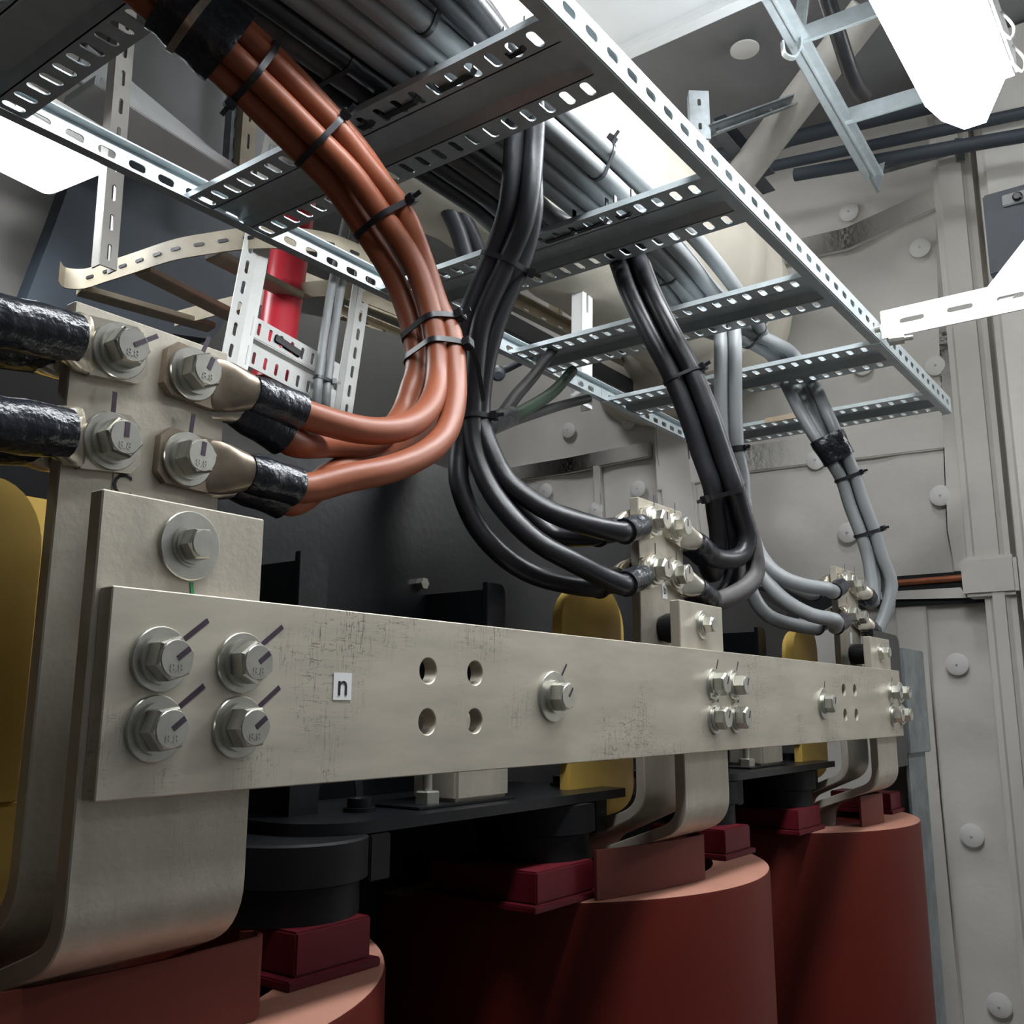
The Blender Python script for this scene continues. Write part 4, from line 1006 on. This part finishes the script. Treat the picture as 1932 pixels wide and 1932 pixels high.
# vertical ladder with conduits behind
Y = 0.75
t = thing('riser_ladder', 'white upright cable ladder behind the orange cables', 'cable ladder', aY(520, 760, Y))
A0, A1 = aY(431, 684, Y), aY(516, 243, Y); ax = (A1 - A0).normalized(); ux = V((0, 1, 0)).cross(ax).normalized()
if ux.x < 0: ux = -ux
A0 -= ax * 0.0; Wd = 0.20
def rail_v(o, s, name):
    Ls = 0.62; g = G()
    g.plate(rect(0, -0.014, Ls, 0.014), [stadium(0.020 + 0.0365 * i, 0, 0.023, 0.0075) for i in range(17)], 0.002, o, ax, ux)
    g.prism([o + ux * 0.014 * s, o + ux * (0.014 * s + 0.018 * s) + V((0, -0.006, 0)), o + ux * (0.014 * s + 0.018 * s) + V((0, -0.004, 0)), o + ux * 0.014 * s + V((0, 0.002, 0))], ax * Ls)
    g.build(name, M['galv_white'], t)
rail_v(A0, 1, 'side_rail'); rail_v(A0 + ux * (Wd + 0.045), -1, 'side_rail')
for h in (0.008, 0.36):
    o = A0 + ax * h + ux * 0.026 + V((0, -0.004, 0)); g = G(); n = 8
    for dv in (0.0, 0.050):
        g.plate(rect(0, 0, Wd - 0.01, 0.033), [stadium(0, 0, 0.02, 0.006)] and [[(q[1] + 0.014 + 0.0225 * i, q[0] + 0.0165) for q in stadium(0, 0, 0.021, 0.007)][::-1] for i in range(n)], 0.0016, o + ax * dv, ux, ax)
    g.prism([o + ax * 0.033, o + ax * 0.036 + V((0, 0.012, 0)), o + ax * 0.047 + V((0, 0.012, 0)), o + ax * 0.05, o + ax * 0.048, o + ax * 0.046 + V((0, 0.010, 0)), o + ax * 0.037 + V((0, 0.010, 0)), o + ax * 0.035], ux * (Wd - 0.01))
    g.prism([o + ax * 0.083, o + ax * 0.0845, o + ax * 0.0845 + V((0, 0.014, 0)), o + ax * 0.083 + V((0, 0.014, 0))], ux * (Wd - 0.01))
    g.build('rung', M['galv_white'], t)
a, b = A0 + ax * 0.075 + ux * 0.07 + V((0, -0.007, 0)), A0 + ax * 0.070 + ux * 0.125 + V((0, -0.007, 0))
tag(beam('cable_tie', a, b, 0.003, 0.014, 'tie', up=ax), 'wide black strap looped through the upright ladder rung', 'cable tie')
for i, (xt, xb, lb) in enumerate([(655, 598, 'grey conduit on the upright ladder, left of the pair'), (673, 616, 'grey conduit on the upright ladder, right of the pair')]):
    g = G(); P = [aY(xt + 18, 300, 0.725), aY(xt, 405, 0.725), aY((xt + xb) / 2 - 4, 560, 0.725), aY(xb, 745, 0.725), aY(xb - 3, 830, 0.74)]
    g.tube(spline(P, 0.02), 0.0075, 14); CABLES['cd%d' % i] = (spline(P, 0.01), 0.0075)
    tag(g.build('conduit', M['gray_cable'], base=P[-1]), lb, 'conduit', 'grey conduits on the upright ladder')
tie(['cd0', 'cd1'], 601, 720, 'short black tie on the two grey conduits', 'ties on the conduits', (1, 0))
a, b = aY(568, 330, 0.86), aY(500, 800, 0.86); a, b = b + (a - b) * 3.2, aY(511, 722, 0.86)
g = G(); g.tube([a, b], 0.034, 32); tag(g.build('red_pipe', M['red_pipe'], base=b), 'bright red pipe behind the upright ladder', 'pipe')

# cream curved tray on hangers
Zc = 0.70
t = thing('curved_tray', 'cream curved ladder tray with slotted side, left of the upright ladder', 'cable tray', aZ(300, 500, Zc))
P = [aZ(x, y, Zc) for x, y in [(110, 530), (120, 542), (150, 545), (200, 531), (250, 515), (330, 490), (400, 478), (450, 471), (520, 468), (620, 480), (720, 520)]]
P = spline(P, 0.008); H = 0.037
g = G()
for i, q in enumerate(P): g.v += [tuple(q), tuple(q + V((0, 0, H))), tuple(q + V((0.002, 0.003, H))), tuple(q + V((0.002, 0.003, 0)))]
for i in range(len(P) - 1): g.f += [(i * 4 + j, i * 4 + (j + 1) % 4, i * 4 + 4 + (j + 1) % 4, i * 4 + 4 + j) for j in range(4)]
g.f += [(0, 1, 2, 3), tuple(len(g.v) - 4 + j for j in range(4))]
g.build('side_rail', M['cream'], t)
g = G(); acc = 0; last = P[3]; 
for i in range(4, len(P) - 2):
    acc += (P[i] - P[i - 1]).length
    if acc > 0.040:
        acc = 0; d = (P[i + 1] - P[i - 1]).normalized(); n = V((d.y, -d.x, 0)); 
        if n.dot(CAM - P[i]) < 0: n = -n
        g.plate(stadium(0, 0, 0.019, 0.0055), [], 0.001, P[i] + V((0, 0, H / 2)) + n * 0.0012, d, V((0, 0, 1)))
g.build('slot', M['print'], t)['kind'] = 'stuff'
for a, b in (((150, 547), (400, 618)), ((268, 510), (470, 612)), ((400, 480), (560, 560))):
    beam('rung', aZ(*a, Zc + 0.004), aZ(*b, Zc + 0.004), 0.035, 0.012, 'cream', t, slots=0)
Q = [aZ(x, y, Zc) for x, y in [(330, 616), (430, 590), (520, 572), (640, 560), (760, 600)]]
g = G(); g.strip(spline(Q, 0.02), 0.03, 0.003, (0, 0, 1)); g.build('side_rail', M['cream'], t)
def hanger(name, top, bot, w, label, Yp, slots=8, material='post_paint', grp='slotted hanger posts'):
    a, b = aY(*bot, Yp), aY(*top, Yp); b = b if material == 'white' else a + (b - a) * ((CEIL_Z - 0.01 - a.z) / (b.z - a.z)); slots = int(slots * (b - a).length / (aY(*top, Yp) - a).length); t = thing(name, label, 'post', a, grp)
    beam('channel', a, b, 0.022, w, material, t, up=V((1, 0, 0)), slots=slots, sl=((b - a).length / slots * 0.55, 0.007)); return t
hanger('hanger_post', (240, 40), (203, 505), 0.030, 'pale slotted hanger post holding the curved cream tray', 0.93, 9)
hanger('hanger_post', (478, 120), (462, 345), 0.036, 'cream slotted hanger post left of the orange bundle', 1.15, 5, 'cream')
hanger('hanger_post', (450, 140), (437, 330), 0.022, 'grey slotted hanger post just left of the cream one', 1.17, 5, 'galv_spangle')
hanger('hanger_post', (1108, 455), (1106, 768), 0.036, 'white slotted hanger post fixed behind the left ladder rail', 0.472, 4, 'white')
hanger('hanger_post', (1056, 470), (1054, 610), 0.026, 'cream hanger post beside the white one', 0.82, 4, 'cream')
hanger('hanger_post', (868, 340), (876, 440), 0.024, 'cream hanger post seen between the orange and black cables', 1.2, 3, 'cream')
# straight cream tray further back
t = thing('wall_tray', 'cream slotted cable tray low behind the third and fourth rungs', 'cable tray', aY(1000, 610, 0.80))
beam('side_rail', aY(905, 540, 0.80), aY(1180, 680, 0.80), 0.02, 0.040, 'cream', t, slots=9, sl=(0.022, 0.006))
beam('dark_cables', aY(905, 592, 0.81), aY(1180, 735, 0.81), 0.05, 0.045, 'steel_dark', t)
t = thing('far_ladder', 'dusty cream ladder run seen between the conduits and the orange cables', 'cable ladder', aY(700, 600, 1.45))
beam('side_rail', aY(640, 590, 1.45), aY(800, 655, 1.45), 0.02, 0.035, 'cream', t, slots=5, sl=(0.015, 0.006))
beam('rung', aY(660, 600, 1.45), aY(715, 540, 1.45), 0.03, 0.02, 'cream', t)
beam('side_rail', aY(560, 520, 1.46), aY(760, 600, 1.46), 0.02, 0.03, 'cream', t)
g = G(); q = [aY(x, y, 1.4) for x, y in [(300, 540), (650, 606), (757, 634), (908, 682), (895, 1010), (300, 1010)]]
tag(g.prism(q, (0, 0.3, 0)).build('steel_cabinet', M['dark_wall'], base=q[-1]), 'flat dark grey steel cabinet behind the orange loop', 'cabinet')
# dark steel web and beams at the upper left
g = G(); q = [aY(x, y, 1.35) for x, y in [(40, 590), (105, 420), (170, 240), (290, 120), (470, 330), (520, 470), (400, 640)]]
struct(g.prism(q, (0, 0.05, 0)).build('trim_20', M['blue_dark']))
g = G(); q = [aY(x, y, 1.6) for x, y in [(-60, 620), (-60, 100), (170, 100), (120, 620)]]
struct(g.prism(q, (0, 0.04, 0)).build('trim_21', M['insul']))
t0 = aY(235, 185, 1.05); t1 = aY(425, 340, 1.05)
struct(beam('trim_22', t0 - (t1 - t0) * 0.4, t1 + (t1 - t0) * 0.3, 0.012, 0.075, 'grey_paint'))
struct(beam('trim_23', aY(150, 170, 1.03), aY(430, 345, 1.03), 0.10, 0.02, 'grey_paint'))
g = G(); g.prism([aY(x, y, 1.25) for x, y in [(180, 150), (215, 60), (470, 60), (520, 300), (440, 330)]], (0, 0.02, 0)); struct(g.build('trim_24', M['insul_dark']))
# thin dark cables hanging behind and the green earth bundle
for i, (P, r, m_, lb) in enumerate([
    ([at(790, 300, 1.45), at(835, 375, 1.5), at(862, 430, 1.53), at(880, 490, 1.55)], 0.014, 'black_cable', 'dark cable hanging behind the ladder, left of the black bundle'),
    ([at(830, 330, 1.48), at(862, 390, 1.52), at(892, 450, 1.56), at(915, 510, 1.6)], 0.014, 'black_cable', 'second dark cable hanging behind the ladder, touching the black bundle'),
    ([at(905, 805, 1.05), at(935, 795, 1.1), at(975, 745, 1.25), at(1010, 705, 1.4), at(1050, 650, 1.6)], 0.0085, 'black_cable', 'black cable leaving the tied bundle up to the left ladder rail'),
    ([at(905, 808, 1.06), at(940, 798, 1.1), at(1000, 768, 1.25), at(1045, 738, 1.4), at(1080, 700, 1.55)], 0.0085, 'green', 'dark green earth cable leaving the tied black bundle'),
    ([at(905, 812, 1.07), at(940, 803, 1.12), at(1010, 780, 1.3), at(1070, 762, 1.45), at(1110, 752, 1.5)], 0.007, 'black_cable', 'thin black cable running right from the tied black bundle to the white post')]):
    g = G(); g.tube(spline(P, 0.012), r, 12); tag(g.build('thin_cable', M[m_], base=P[0]), lb, 'cable', 'thin cables behind the ladder')
g = G(); P = [at(908, 808, 1.058), at(926, 800, 1.082), at(962, 786, 1.16)]; g.tube(spline(P, 0.01), 0.013, 14); tag(g.build('tape_wrap', M['shrink'], base=P[0]), 'black tape where the green and black thin cables join', 'tape')
# loose dark fitting below the left rail
q = aY(938, 700, 0.49); t = thing('cable_gland', 'dark cable gland hanging just under the left ladder rail', 'cable gland', q)
G().lathe([(0.009, 0), (0.012, 0.005), (0.012, 0.016), (0.007, 0.020)], q, (-0.5, -0.5, -0.6), 16).build('gland', M['steel_dark'], t)
G().tube(spline([q + V((0.002, 0.002, 0.002)), q + V((0.03, 0.006, 0.012)), V((q.x + 0.045, 0.468, TZ + 0.012))], 0.006), 0.006, 12).build('stem', M['steel_dark'], t)
